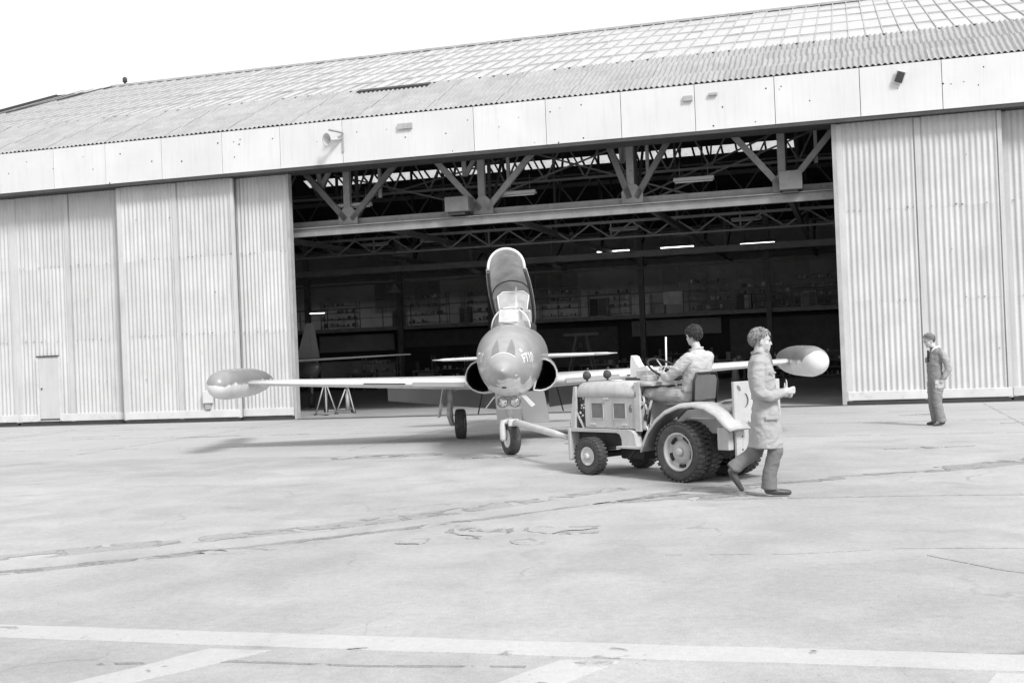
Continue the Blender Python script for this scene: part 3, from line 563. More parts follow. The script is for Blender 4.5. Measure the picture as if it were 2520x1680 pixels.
# ------------------------------------------------------------------ the jet trainer (local -Y is the nose, origin on the ground under the nose wheel)
JET = empty('jet_trainer', (-.085, 20.02, 0), -.05, label='two-tone grey jet trainer with tip tanks and raised canopy towed out of the hangar', cat='jet')
M_fus = two_tone('fuselage camouflage', .30, .72, 1.23, .11, 2.6, .38, .25)
M_jl = mat('pale jet underside', .68, .35, .05, 2, coat=.2, dirt=.08, dirtcol=.4)
M_jw = mat('pale wing paint', .60, .3, .05, 1.5, coat=.3, dirt=.1, dirtcol=.42)
M_flap = mat('grey flap', .30, .45, .08, 2)
M_gear = mat('gear alloy', .5, .4, .12, 5, dirt=.25, dirtcol=.12)
M_frm = mat('canopy frame', .05, .5, .1, 3)
FS = np.array([(-1.75, .004, 1.432, 1.424, 1.428), (-1.72, .05, 1.478, 1.378, 1.43), (-1.65, .095, 1.53, 1.33, 1.435), (-1.4, .205, 1.66, 1.235, 1.465), (-1.0, .325, 1.84, 1.12, 1.525), (-.5, .43, 2.0, 1.025, 1.585), (0, .495, 2.11, .965, 1.63), (.5, .532, 2.185, .942, 1.66), (1, .548, 2.215, .93, 1.67), (2, .57, 2.22, .93, 1.67), (4, .57, 2.22, .93, 1.67), (5.5, .53, 2.12, 1.0, 1.62), (7, .45, 2.0, 1.12, 1.56), (8.3, .35, 1.89, 1.22, 1.56), (8.6, .33, 1.86, 1.26, 1.56)])
def fst(y):
    i = int(np.clip(np.searchsorted(FS[:, 0], y)-1, 0, len(FS)-2)); h = FS[i+1, 0]-FS[i, 0]; t = (y-FS[i, 0])/h
    def sl(k): return (FS[min(k+1, len(FS)-1), 1:]-FS[max(k-1, 0), 1:])/(FS[min(k+1, len(FS)-1), 0]-FS[max(k-1, 0), 0])
    m0, m1 = sl(i)*h, sl(i+1)*h
    return (2*t**3-3*t**2+1)*FS[i, 1:]+(t**3-2*t**2+t)*m0+(-2*t**3+3*t**2)*FS[i+1, 1:]+(t**3-t**2)*m1
def fus(y, a, off=0.):                      # a = 0 is +X side, PI/2 the top
    hw, zt, zb, zw = fst(y); c, s_ = math.cos(a), math.sin(a); vz = (zt-zw) if s_ > 0 else (zw-zb)
    return Vector((float((hw*1.05+off)*c), y, float(zw+(vz+off)*s_)))
ys = [-1.75, -1.74, -1.72, -1.69, -1.65, -1.58, -1.5, -1.4, -1.25, -1.1, -.9, -.7, -.5, -.25, 0, .25, .5, .75, 1, 1.5, 2, 2.8, 3.6, 4.4, 5, 5.5, 6, 6.5, 7, 7.5, 8, 8.3, 8.6]
fu = ob('fuselage', MB().loft([[fus(y, 2*PI*k/48) for k in range(48)] for y in ys]), M_fus, JET)
ob('tailpipe', MB().lathe([(.3, 0), (.3, .12), (.25, .12), (.24, -.3)], frame((0, 1, 0), o=(0, 8.55, 1.56)), 20, caps=False), M_dark, fu)
# lettering, small marks and dark triangles laid on the nose skin
def decal(name, vs, fs, fn, m): return ob(name, MB().add([fn(p) for p in vs], fs), m, fu)
M_let = mat('white lettering', .82, .5, .02, 3); M_tri = mat('dark nose triangle', .18, .4, .08, 3); M_mark = mat('grey marking', .42, .4, .05, 3)
tv, tf = text_mb('FT10', .27, .006)
bmx = bmesh.new(); bv = [bmx.verts.new(p) for p in tv]
for f in tf: bmx.faces.new([bv[i] for i in f])
bmesh.ops.triangulate(bmx, faces=bmx.faces[:]); bmesh.ops.subdivide_edges(bmx, edges=bmx.edges[:], cuts=2, use_grid_fill=True); bmx.verts.index_update()
tv2 = [v.co.copy() for v in bmx.verts]; tf2 = [[v.index for v in f.verts] for f in bmx.faces]; bmx.free()
decal('lettering', tv2, tf2, lambda p: fus(-1.12+p.x*1.0, .12+p.y*2.3-p.x*.42, .006), M_let)
decal('lettering', tv2, tf2, lambda p: (lambda q: Vector((-q.x, q.y, q.z)))(fus(-.35-p.x*1.0, -.15+p.y*2.3+p.x*.42, .006)), M_let)
def grid(poly3, n=6):
    a, b, c = [Vector((*p, 0)) for p in poly3]; vs = []; fs = []; idx = {}
    for i in range(n+1):
        for j in range(n+1-i): idx[i, j] = len(vs); vs.append(a+(b-a)*i/n+(c-a)*j/n)
    for i in range(n):
        for j in range(n-i):
            fs.append((idx[i, j], idx[i+1, j], idx[i, j+1]))
            if i+j < n-1: fs.append((idx[i+1, j], idx[i+1, j+1], idx[i, j+1]))
    return vs, fs
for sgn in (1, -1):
    vs, fs = grid([(-1.28, PI/2-sgn*.22), (-1.28, PI/2-sgn*.78), (-.72, PI/2-sgn*.28)], 8); decal('nose_triangle', vs, fs, lambda p: fus(p.x, p.y, .004), M_tri)  # two dark triangles on the upper nose
def quadpatch(name, y0, y1, a0, a1, m, n=6):
    vs = [Vector((y0+(y1-y0)*i/n, a0+(a1-a0)*j/n, 0)) for i in range(n+1) for j in range(n+1)]
    ob(name, MB().add([fus(p.x, p.y, .004) for p in vs], [(i*(n+1)+j, i*(n+1)+j+1, (i+1)*(n+1)+j+1, (i+1)*(n+1)+j) for i in range(n) for j in range(n)], True), m, fu)
quadpatch('stencil_mark', -1.02, -.94, .62, .78, M_let); quadpatch('white_nose_line', -1.31, -1.29, .75, 2.39, M_let); quadpatch('stencil_mark', -1.42, -1.34, -.55, -.45, M_let)  # includes a white line across the nose ahead of the triangles
for i in range(3): quadpatch('stencil_mark', -.55, -.42, -.62-i*.09, -.60-i*.09, M_let, 3)
for y_ in (-.62, .12, .45): ob('panel_seam', MB().loft([[fus(y_+q, 2*PI*k/40, .0025) for k in range(40)] for q in (0, .008)], True, False), M_flap, fu)
quadpatch('vent_slot', -1.2, -1.1, -1.72, -1.5, M_dark, 3)
ob('static_port', MB().lathe([(.018, 0), (.012, .01)], frame((.9, -.3, 0), o=fus(-.62, -.05)), 8), M_dark, fu)
# air intakes
IN = [(.50, 1.555), (.575, 1.55), (.645, 1.51), (.70, 1.44), (.735, 1.345), (.735, 1.25), (.70, 1.16), (.64, 1.09), (.56, 1.045), (.47, 1.025), (.37, 1.035), (.40, 1.13), (.43, 1.25), (.465, 1.40)]
for sg_ in (1, -1):
    c0 = (.56, 1.29)
    def rg(y, sc, dx=0, dz=0): return [Vector((sg_*(c0[0]*1.07+(x-c0[0])*1.09*sc+dx), y, c0[1]+(z-c0[1])*sc+dz)) for x, z in IN]
    nb = ob('intake_fairing', MB().loft([rg(.90, .97), rg(.87, 1.0), rg(.86, 1.045), rg(.88, 1.08), rg(1.0, 1.13), rg(1.4, 1.17, -.01), rg(2.4, 1.18, -.03), rg(4.2, 1.1, -.1), rg(5.4, .9, -.2, .03), rg(6.6, .5, -.3, .1)], True, False), two_tone('intake paint %d' % sg_, .34, .58, 1.36, .05, 3, .32, .4), JET)
    ob('intake_duct', MB().loft([rg(.90, .97), rg(1.3, .92), rg(1.9, .75, -.05), rg(2.0, .05, -.05)], True, False), M_black, nb)
    ob('bleed_plate', MB().bar((sg_*.385, .84, 1.05), (sg_*.52, .84, 1.52), .02, .06, (0, 1, 0)), M_gear, nb)
    for i in range(4):
        x = .40+.03*i; z = 1.11+.105*i; ob('bleed_rung', MB().bar((sg_*x, .85, z), (sg_*(x-.06), .88, z+.012), .012, .012), M_gear, nb)
# wings with airfoil section
AF = [(0, 0), (.012, .022), (.05, .042), (.15, .058), (.3, .064), (.5, .056), (.75, .03), (1, .002), (1, -.002), (.75, -.022), (.5, -.045), (.3, -.055), (.15, -.05), (.05, -.034), (.012, -.018)]
for sg_ in (1, -1):
    rings = []
    for t_ in (0, .25, .5, .75, 1):
        x = .45+(5.22-.45)*t_; le = 2.35+.42*t_; ch_ = 2.45-1.42*t_; z = 1.12+.19*t_; tk = 1.0-.1*t_
        rings.append([Vector((sg_*x, le+a*ch_, z+b*ch_*tk)) for a, b in AF])
    wg = ob('wing', MB().loft(rings), M_jw, JET)
    ob('leading_edge_strip', MB().bar((sg_*.95, 2.375, 1.135), (sg_*1.95, 2.465, 1.176), .06, .085, (0, 0, 1)), M_flap, wg)
    ob('leading_edge_strip', MB().bar((sg_*2.1, 2.482, 1.188), (sg_*2.9, 2.555, 1.22), .04, .025, (0, 0, 1)), M_dark, wg)
    ob('landing_flap', MB().add([(sg_*.56, 4.72, 1.08), (sg_*2.72, 4.28, 1.16), (sg_*2.75, 4.5, .80), (sg_*.56, 5.05, .52), (sg_*.56, 4.76, 1.08), (sg_*2.72, 4.32, 1.16), (sg_*2.75, 4.53, .81), (sg_*.56, 5.08, .53)], [(0, 1, 2, 3), (7, 6, 5, 4), (0, 4, 5, 1), (1, 5, 6, 2), (2, 6, 7, 3), (3, 7, 4, 0)]), M_flap, wg)
    # tip tank
    prof = [(.004, 0), (.12, .03), (.19, .11), (.25, .3), (.285, .65), (.29, 1.1), (.29, 2.0), (.27, 2.6), (.22, 3.2), (.13, 3.75), (.05, 4.05), (.004, 4.12)]
    rr = []
    for i in range(len(prof)-1):
        for q in range(3): f_ = q/3; rr.append((prof[i][0]*(1-f_)+prof[i+1][0]*f_, prof[i][1]*(1-f_)+prof[i+1][1]*f_))
    rr.append(prof[-1]); mt = two_tone('tank camouflage %d' % sg_, .24, .64, .01, .07, 2.4, .38, .15, ycap=(.28 if sg_ > 0 else 0))
    tk_ = ob('tip_tank', MB().lathe(prof, frame((0, 1, 0), (1, 0, 0)), 28), mt, JET, (sg_*5.47, 1.55, 1.315))
    ob('filler_cap', MB().lathe([(.03, 0), (.027, .006)], frame((sg_*-.35, -.05, .9), o=(sg_*-.1, .95, .262)), 12), M_let, tk_); ob('tank_stencil', MB().box((sg_*-.08 if sg_ > 0 else .1, .42, .215), (.09, .05, .012), Matrix.Rotation(-.5, 3, 'X')), M_mark, tk_)
    ob('tank_fin', MB().prism([(3.0, -.02), (4.0, -.02), (4.05, .02), (3.2, .02)], sg_*.1, sg_*.42, 'x'), M_jw, tk_)
    # tailplane
    r2 = []
    for t_ in (0, .5, .92, 1):
        x = .2+1.82*t_; le = 6.75+.28*t_; ch_ = 1.05-.5*t_ if t_ < .95 else .3; z = 1.58
        r2.append([Vector((sg_*x, le+a*ch_+(0 if t_ < .95 else .12), z+b*ch_*.9*(1 if t_ < .95 else .5))) for a, b in AF])
    tp = ob('tailplane', MB().loft(r2), M_jw, JET)
    ob('horn_balance', MB().tube([(sg_*1.6, 6.95, 1.585), (sg_*2.1, 7.05, 1.585)], [.035, .008], 6), M_jw, tp)
ob('fin', MB().prism([(6.1, 1.95), (7.2, 2.98), (7.9, 2.98), (8.35, 1.85)], -.05, .05, 'x'), M_fus, JET)
# cockpit: sill, floor, seats, windscreens, canopy
ob('cockpit_sill', MB().loft([[Vector((x*w, y, z)) for x, z in ((-1, 2.08), (-1, 2.24), (-.86, 2.26), (.86, 2.26), (1, 2.24), (1, 2.08))] for y, w in ((1.35, .3), (1.8, .36), (4.2, .38), (5.1, .3))]), M_frm, JET)
for y, zt in ((2.1, 2.52), (3.7, 2.72)):
    st = ob('ejection_seat', MB().rbox(-.2, .2, y, y+.16, 2.2, zt, .04), M_dark, JET); ob('head_rest', MB().rbox(-.13, .13, y-.07, y+.01, zt-.24, zt-.03, .03), M_flap, st)
M_gl = glass('windscreen perspex', .72, .42, .06); M_gl2 = glass('canopy perspex', .92, .8, .1)
def arch(hw, h, y, z0, n=16, p=1.): return [Vector((hw*math.cos(PI*k/n), y, z0+h*math.sin(PI*k/n)**p)) for k in range(n+1)]
ws = ob('windscreen', MB().loft([arch(.17, .10, .58, 2.11), arch(.24, .21, .85, 2.11), arch(.31, .32, 1.15, 2.12), arch(.345, .38, 1.5, 2.13)], False, False), M_gl, JET)
ob('windscreen_pane', MB().add([(-.15, .64, 2.24), (.15, .64, 2.24), (.17, 1.18, 2.475), (-.17, 1.18, 2.475)], [(0, 1, 2, 3)]), glass('flat windscreen glass', .7, .5, .05), ws)
ob('windscreen_frame', MB().tube(arch(.348, .385, 1.5, 2.13, 20), .014, 6).tube([(-.15, .63, 2.24), (-.17, 1.18, 2.48), (.17, 1.18, 2.48), (.15, .63, 2.24), (-.15, .63, 2.24)], .012, 6), M_jl, ws)
ob('gun_sight', MB().rbox(-.07, .07, 1.25, 1.4, 2.2, 2.36, .02), M_dark, ws)
rs_ = ob('rear_windscreen', MB().add([(-.25, 2.62, 2.42), (.25, 2.62, 2.42), (.30, 2.85, 2.78), (.2, 2.9, 2.86), (-.2, 2.9, 2.86), (-.30, 2.85, 2.78)], [(0, 1, 2, 3, 4, 5)]), glass('rear screen perspex', .6, .5, .1), JET)
ob('screen_frame', MB().tube([(-.25, 2.61, 2.42), (-.30, 2.84, 2.78), (-.2, 2.89, 2.86), (.2, 2.89, 2.86), (.30, 2.84, 2.78), (.25, 2.61, 2.42)], .012, 6), M_jl, rs_)
ob('instrument_hood', MB().rbox(-.24, .24, 2.55, 2.8, 2.2, 2.5, .05).rbox(.18, .36, 2.0, 2.3, 2.2, 2.48, .04), M_flap, rs_)
ca = math.radians(21); hz = Vector((0, 5.05, 2.29))
def cp(x, t_, h): return hz+Vector((x-.06-.012*t_, -t_*math.cos(ca)-h*math.sin(ca)*.0, t_*math.sin(ca)+h))
CS = [(0.0, .36, .06), (.4, .39, .2), (.9, .405, .31), (1.5, .405, .38), (2.1, .385, .40), (2.72, .345, .395)]
def carch(t_, w, h, n=18, off=0): return [cp((w+off)*math.cos(PI*k/n), t_, (h+off)*math.sin(PI*k/n)**.85) for k in range(n+1)]
cn = ob('canopy', MB().loft([carch(*c) for c in CS], False, False), M_gl2, JET)
ob('canopy_bow', MB().tube(carch(2.72, .345, .395, 24), .026, 8), M_white, cn); ob('canopy_bow', MB().tube(carch(1.35, .405, .365, 18, -.012), .013, 6), M_frm, cn)
for sg_ in (1, -1):
    ob('canopy_rail', MB().tube([cp(sg_*w, t_, -.01) for t_, w, h in CS], .035, 8, flat=1.5), M_frm, cn)
    ob('rail_trim', MB().tube([cp(sg_*(w+.032), t_, .01) for t_, w, h in CS], .008, 6), M_jl, cn)
ob('canopy_strut', MB().tube([(.04, 2.95, 2.35), (.03, 3.55, 2.98)], .024, 8), M_white, cn)
# nose gear
ng = ob('nose_gear_leg', MB().tube([(0, .12, 1.1), (0, .04, .62)], .055, 12).tube([(0, .04, .66), (0, .02, .5)], .045, 12), M_gear, JET)
Mw = Rz(.42); ax = Mw @ Vector((1, 0, 0)); fw = Mw @ Vector((0, -1, 0)); wc = Vector((0, -.02, .272))
def tyre(r, w, rim, n=40, tread=0):
    pr = [(rim, -w*.36), (r*.86, -w*.5), (r*.95, -w*.44), (r, -w*.22), (r, w*.22), (r*.95, w*.44), (r*.86, w*.5), (rim, w*.36)]
    return pr
nw = ob('nose_wheel', MB().lathe(tyre(.272, .19, .15), frame(ax, o=wc), 40, caps=False), M_rubber, JET)
ob('rim', MB().lathe([(.15, -.06), (.155, -.075), (.13, -.07), (.08, -.05), (.05, -.075), (.02, -.08), (.02, .08), (.05, .075), (.08, .05), (.13, .07), (.155, .075), (.15, .06)], frame(ax, o=wc), 28), M_jl, nw)
sd = -ax*.135
ob('fork', MB().tube([(0, .02, .56), wc+sd+Vector((0, 0, .27)), wc+sd+Vector((0, 0, .18)), wc+sd, wc+sd*.9+Vector((0, 0, -.03))], [.05, .06, .058, .055, .04], 10), M_jl, ng)
ob('torque_link', MB().bar((0, .12, .85), (-.02, .24, .68), .1, .03).bar((-.02, .24, .68), (0, .08, .58), .1, .03), M_gear, ng)
ob('drag_strut', MB().tube([(-.02, .1, .75), (-.12, .9, 1.02)], .025, 8), M_gear, ng)
lp = ob('lamp_bracket', MB().rbox(-.2, .2, -.06, .02, .76, .98, .03), M_white, ng)
for x in (-.105, .1):
    l_ = ob('taxi_lamp', MB().lathe([(.098, 0), (.1, .06), (.09, .065), (.088, .03), (.03, .0)], frame((0, -1, 0), o=(x, -.05, .88)), 20), M_gear, ng)
    ob('lamp_lens', MB().lathe([(.088, 0), (.07, .016), (.02, .026)], frame((0, -1, 0), o=(x, -.10, .88)), 18), mat('lamp lens', .6, .05, .3, 14, metal=.7), l_)
for sg_ in (1, -1):
    ob('gear_door', MB().add([(sg_*.22, -.35, .99), (sg_*.24, .45, .97), (sg_*.40, .42, .80), (sg_*.37, -.28, .80), (sg_*.24, -.35, .99), (sg_*.26, .45, .97), (sg_*.42, .42, .80), (sg_*.39, -.28, .80)], [(0, 1, 2, 3), (7, 6, 5, 4), (0, 4, 5, 1), (1, 5, 6, 2), (2, 6, 7, 3), (3, 7, 4, 0)]), M_jl, ng)
ob('wheel_bay', MB().add([fus(y, a, .003) for y in (-.25, .1, .45) for a in (-1.95, -1.57, -1.19)], [(0, 1, 4, 3), (1, 2, 5, 4), (3, 4, 7, 6), (4, 5, 8, 7)]), M_black, ng)
# main gear
for sg_ in (1, -1):
    x = sg_*1.22; mg_ = ob('main_gear_leg', MB().tube([(x+sg_*.2, 3.95, 1.12), (x+sg_*.19, 4.0, .62)], .055, 10).tube([(x+sg_*.19, 4.0, .64), (x+sg_*.17, 4.03, .27)], .04, 10), M_gear, JET)
    ob('axle', MB().tube([(x+sg_*.19, 4.03, .3), (x, 4.03, .3)], .035, 8), M_gear, mg_)
    ob('scissor_link', MB().bar((x+sg_*.2, 3.9, .75), (x+sg_*.22, 3.78, .5), .07, .025).bar((x+sg_*.22, 3.78, .5), (x+sg_*.18, 3.98, .3), .07, .025), M_gear, mg_)
    mw = ob('main_wheel', MB().lathe(tyre(.302, .2, .17), frame((1, 0, 0), o=(x, 4.03, .302)), 40, caps=False), M_rubber, JET)
    ob('rim', MB().lathe([(.17, -.07), (.14, -.075), (.06, -.04), (.03, -.08), (.03, .08), (.06, .04), (.14, .075), (.17, .07)], frame((1, 0, 0), o=(x, 4.03, .302)), 24), M_flap, mw)
    ob('gear_door', MB().add([(x+sg_*.28, 3.72, 1.12), (x+sg_*.28, 4.3, 1.12), (x+sg_*.42, 4.25, .45), (x+sg_*.42, 3.8, .45), (x+sg_*.30, 3.72, 1.12), (x+sg_*.30, 4.3, 1.12), (x+sg_*.44, 4.25, .45), (x+sg_*.44, 3.8, .45)], [(0, 1, 2, 3), (7, 6, 5, 4), (0, 4, 5, 1), (1, 5, 6, 2), (2, 6, 7, 3), (3, 7, 4, 0)]), M_jl, mg_)
    ob('retract_strut', MB().tube([(x+sg_*.18, 4.0, .95), (x-sg_*.35, 4.0, 1.15)], .022, 8), M_gear, mg_)
    ob('brake_line', MB().tube([(x-sg_*.5, 4.1, 1.08), (x-sg_*.36, 4.05, .48)], .014, 6), M_dark, mg_)
# dive brakes hanging under the belly
for x0, x1, m in ((-.42, .02, M_jl), (.06, .52, M_jl)):
    ob('dive_brake', MB().add([(x0, 2.75, .95), (x1, 2.75, .95), (x1+.08, 3.15, .33), (x0, 3.15, .33), (x0, 2.80, .95), (x1, 2.80, .95), (x1+.08, 3.20, .33), (x0, 3.20, .33)], [(0, 1, 2, 3), (7, 6, 5, 4), (0, 4, 5, 1), (1, 5, 6, 2), (2, 6, 7, 3), (3, 7, 4, 0)]), m, JET)
# tow bar from the nose wheel to the tractor
M_tbar = mat('tow bar paint', .52, .5, .1, 4, dirt=.3, dirtcol=.25)
tb = empty('tow_bar', (-.02, 19.86, 0), 0, label='white tapered tow bar linking the jet nose wheel to the tractor', cat='tow bar')
a_, b_ = Vector((.0, 0, .55)), Vector((.79, -2.36, .43))
ob('bar_tube', MB().tube([a_, a_.lerp(b_, .1), a_.lerp(b_, .75), b_], [.04, .06, .055, .035], 12), M_tbar, tb)
ob('wheel_clamp', MB().rbox(-.1, .08, -.06, .12, .48, .6, .02).tube([(-.14, .02, .54), (.13, .05, .54)], .022, 8), M_gear, tb)
ob('clamp_pin', MB().lathe([(.02, 0), (.02, .03)], frame((0, -1, 0), o=(.0, -.06, .54)), 8), M_black, tb)
ob('towing_eye', MB().tube([b_+Vector((.05*math.cos(t), .0+.07*math.sin(t)-.06, 0)) for t in np.linspace(0, 2*PI, 13)], .016, 6), M_gear, tb)

# ------------------------------------------------------------------ tow tractor (local X forward, Y left = the side we see)
TA = math.atan2(.7690, -.6392)
TR = empty('tow_tractor', (2.487, 15.370, 0), TA, label='pale tow tractor with big rear wheels pulling the jet, number 6 on its bonnet', cat='tractor')
M_tp = mat('tractor paint', .43, .5, .1, 2.5, fine=.05, dirt=.45, dirtcol=.27, streak=.14)
M_tp2 = mat('tractor inner paint', .38, .5, .1, 3, dirt=.3, dirtcol=.2)
M_mesh = mat('vent mesh', .14, .7, .15, 12)
M_chas = mat('greasy chassis', .03, .7, .3, 5)
M_rim = mat('wheel rim paint', .42, .5, .1, 4, dirt=.3, dirtcol=.18)
M_seat = mat('seat canvas', .11, .75, .1, 6)
def hood_ring(x, w, z0, z1, r=.13, n=5):
    p = [(-w, z0)]
    for k in range(n+1): a = PI-PI/2*k/n; p.append((-w+r+r*math.cos(a), z1-r+r*math.sin(a)))
    for k in range(n+1): a = PI/2-PI/2*k/n; p.append((w-r+r*math.cos(a), z1-r+r*math.sin(a)))
    p.append((w, z0)); return [Vector((x, y, z)) for y, z in p]
hd = ob('bonnet', MB().loft([hood_ring(.92, .37, 1.05, 1.262), hood_ring(1.5, .37, 1.05, 1.262), hood_ring(2.02, .37, 1.05, 1.255), hood_ring(2.09, .355, 1.05, 1.235), hood_ring(2.12, .33, 1.05, 1.19)], True, True), M_tp, TR)
ob('bonnet_core', MB().bb(.95, 2.1, -.33, .33, .62, 1.1), M_chas, TR)
# side panels, each with two meshed vents
for sg_ in (1, -1):
    sp = ob('side_panel', MB().bb(.96, 1.93, sg_*.345-.012, sg_*.345+.012, .63, 1.075), M_tp, TR)
    y = sg_*.358
    for x0, x1 in ((1.57, 1.79), (1.14, 1.36)):
        ob('vent', MB().rbox(x0, x1, y-.004, y+.004, .77, .965, .003, 1), M_mesh, sp)
        f_ = MB(); 
        for q in (((x0-.012, .758), (x1+.012, .758)), ((x0-.012, .977), (x1+.012, .977)), ((x0-.006, .758), (x0-.006, .977)), ((x1+.006, .758), (x1+.006, .977))): f_.bar((q[0][0], y+.003, q[0][1]), (q[1][0], y+.003, q[1][1]), .012, .012)
        ob('vent_rim', f_, M_tp, sp)
    for x, z in ((1.5, 1.03), (1.16, .68), (1.78, .68)): ob('latch', MB().rbox(x-.05, x+.05, y-.002, y+.018, z-.01, z+.012, .004), M_gear, sp)
    ob('rear_cheek', MB().bb(.86, .955, sg_*.35-.02, sg_*.35+.02, .60, 1.25), M_tp, TR)
    # radiator clutter seen through the gap
    rd = ob('radiator_side', MB().bb(1.95, 2.08, sg_*.3-.03, sg_*.3+.03, .63, 1.05), M_dark, TR); rq = random.Random(3)
    for i in range(16): ob('radiator_fitting', MB().ball((rq.uniform(1.95, 2.07), sg_*.335, rq.uniform(.66, 1.04)), rq.uniform(.012, .022), 5), M_gear if i % 2 else M_mesh, rd)
    ob('front_pillar', MB().prism([(2.08, 1.2), (2.12, 1.2), (2.17, .9), (2.22, .6), (2.12, .6), (2.08, 1.0)], sg_*.37-.02, sg_*.37+.02, 'y'), M_tp, TR)
    ob('pillar_stay', MB().bar((2.12, sg_*.35, .85), (1.97, sg_*.35, .62), .03, .02), M_tp, TR)
    # running board
    ob('ledge', MB().prism([(2.2, .575), (2.2, .62), (1.05, .62), (.98, .61), (.93, .57), (.9, .45), (.88, .40), (1.16, .40), (1.165, .5), (1.2, .56), (1.26, .578)], sg_*.30, sg_*.43, 'y'), M_tp, TR)
    ob('step_plate', MB().bb(.62, 1.16, sg_*.44-.12, sg_*.44+.1, .385, .41), M_tp, TR)
ob('grille', MB().bb(2.10, 2.14, -.33, .33, .63, 1.12), M_mesh, TR)
for i in range(7): ob('grille_bar', MB().bb(2.14, 2.155, -.3+i*.1-.01, -.3+i*.1+.01, .65, 1.1), M_tp, TR)
ob('front_plate', MB().rbox(2.16, 2.21, -.45, .45, .17, .62, .01), M_tp, TR)
ob('front_hitch', MB().rbox(2.21, 2.62, -.05, .05, .36, .46, .012).rbox(2.5, 2.72, -.07, .07, .345, .36, .005).rbox(2.5, 2.72, -.07, .07, .47, .485, .005), M_gear, TR); ob('hitch_pin', MB().tube([(2.62, 0, .3), (2.62, 0, .66)], .016, 8), M_dark, TR)
# bonnet furniture
for y in (.2, -.2):
    l_ = ob('headlamp', MB().lathe([(.016, -.056), (.04, -.044), (.058, -.008), (.062, .024), (.056, .028)], frame((1, 0, .05), o=(2.03, y, 1.345)), 18), M_dark, TR); ob('lamp_lens', MB().lathe([(.055, 0), (.024, .012)], frame((1, 0, .05), o=(2.058, y, 1.347)), 16), MATS['lamp lens'], l_)
    ob('lamp_stalk', MB().tube([(2.03, y, 1.24), (2.03, y, 1.29)], .016, 8), M_dark, l_); ob('lamp_knob', MB().ball((2.0, y+.01, 1.435), .018, 6), M_dark, l_)
ob('filler_cap', MB().lathe([(.095, 0), (.1, .012), (.06, .02)], Matrix.Translation((1.55, .1, 1.262)), 20), M_gear, TR)
ob('air_duct', MB().rbox(1.2, 1.5, -.32, -.02, 1.262, 1.30, .01), M_dark, TR)
ob('exhaust_shroud', MB().prism([(1.62, 1.26), (1.60, 1.52), (1.585, 1.60), (1.54, 1.585), (1.49, 1.5), (1.44, 1.44), (1.30, 1.45), (1.25, 1.4), (1.1, 1.4), (1.05, 1.26)], -.36, -.24, 'y'), M_white, TR)
ob('marker_rod', MB().tube([(1.02, -.34, 1.25), (1.0, -.34, 1.84)], .012, 6), M_white, TR)
sp_ = ob('work_lamp', MB().lathe([(.03, .1), (.075, .06), (.095, -.02), (.09, -.05)], frame((1, .12, .1), o=(.88, -.16, 1.36)), 18), M_tp, TR)
ob('lamp_face', MB().lathe([(.088, 0), (.02, -.012)], frame((1, .12, .1), o=(.835, -.165, 1.355)), 16), M_black, sp_); ob('lamp_bar', MB().bar((.822, -.24, 1.37), (.822, -.09, 1.37), .012, .012).bar((.822, -.24, 1.33), (.822, -.09, 1.33), .012, .012), M_white, sp_)
# scuttle and controls
ob('scuttle', MB().rbox(.80, .90, -.34, .34, .62, 1.0, .02), M_tp2, TR); ob('scuttle_hood', MB().loft([hood_ring(.66, .34, 1.2, 1.25, .02), hood_ring(.92, .36, 1.2, 1.256, .02)], True), M_tp2, TR)
rq = random.Random(9)
for i in range(9):
    x, z = rq.uniform(.7, .9), rq.uniform(.66, 1.12); ob('gearbox_fitting', MB().tube([(x, .3, z), (x-rq.uniform(-.1, .15), .33, z-rq.uniform(.05, .2))], rq.uniform(.012, .03), 6), rq.choice((M_tp2, M_gear, M_dark)), TR)
ob('gearbox', MB().rbox(.35, .85, -.2, .2, .45, .72, .04), M_chas, TR); ob('pedal', MB().bar((.86, .22, .66), (.96, .22, .78), .1, .02), M_dark, TR)
ob('brake_lever', MB().tube([(.75, .25, .62), (.95, .28, .96)], .014, 6), M_gear, TR)
sc = Vector((.70, .02, 1.41)); sn = Vector((-.55, 0, .83)).normalized(); fm = frame(sn, (0, 1, 0), sc)
sw = ob('steering_wheel', MB().tube([fm @ Vector((.25*math.cos(t), .25*math.sin(t), 0)) for t in np.linspace(0, 2*PI, 33)], .016, 8, caps=False), M_black, TR)
for t in (.3, 2.4, 4.5): ob('spoke', MB().tube([fm @ Vector((0, 0, -.02)), fm @ Vector((.245*math.cos(t), .245*math.sin(t), 0))], .009, 6), M_gear, sw)
ob('steering_hub', MB().lathe([(.035, -.03), (.04, .01), (.02, .02)], fm, 12), M_black, sw); ob('steering_column', MB().tube([sc-sn*.02, (1.02, .02, .93)], .028, 10), M_tp, TR)
# chassis
ob('chassis', MB().rbox(-.7, 2.15, -.26, .26, .34, .56, .03), M_chas, TR); ob('front_axle', MB().tube([(1.7, -.48, .255), (1.7, .48, .255)], .045, 10), M_chas, TR); ob('rear_axle', MB().tube([(0, -.5, .382), (0, .5, .382)], .09, 12), M_chas, TR)
ob('drag_link', MB().tube([(1.62, .38, .33), (1.1, .25, .42)], .022, 8).tube([(1.15, .32, .22), (.98, .3, .4)], .02, 6), M_chas, TR); ob('sump', MB().rbox(1.0, 1.45, -.18, .18, .2, .36, .03), M_chas, TR); ob('front_valance', MB().bb(1.2, 2.15, .26, .28, .36, .58), M_chas, TR)
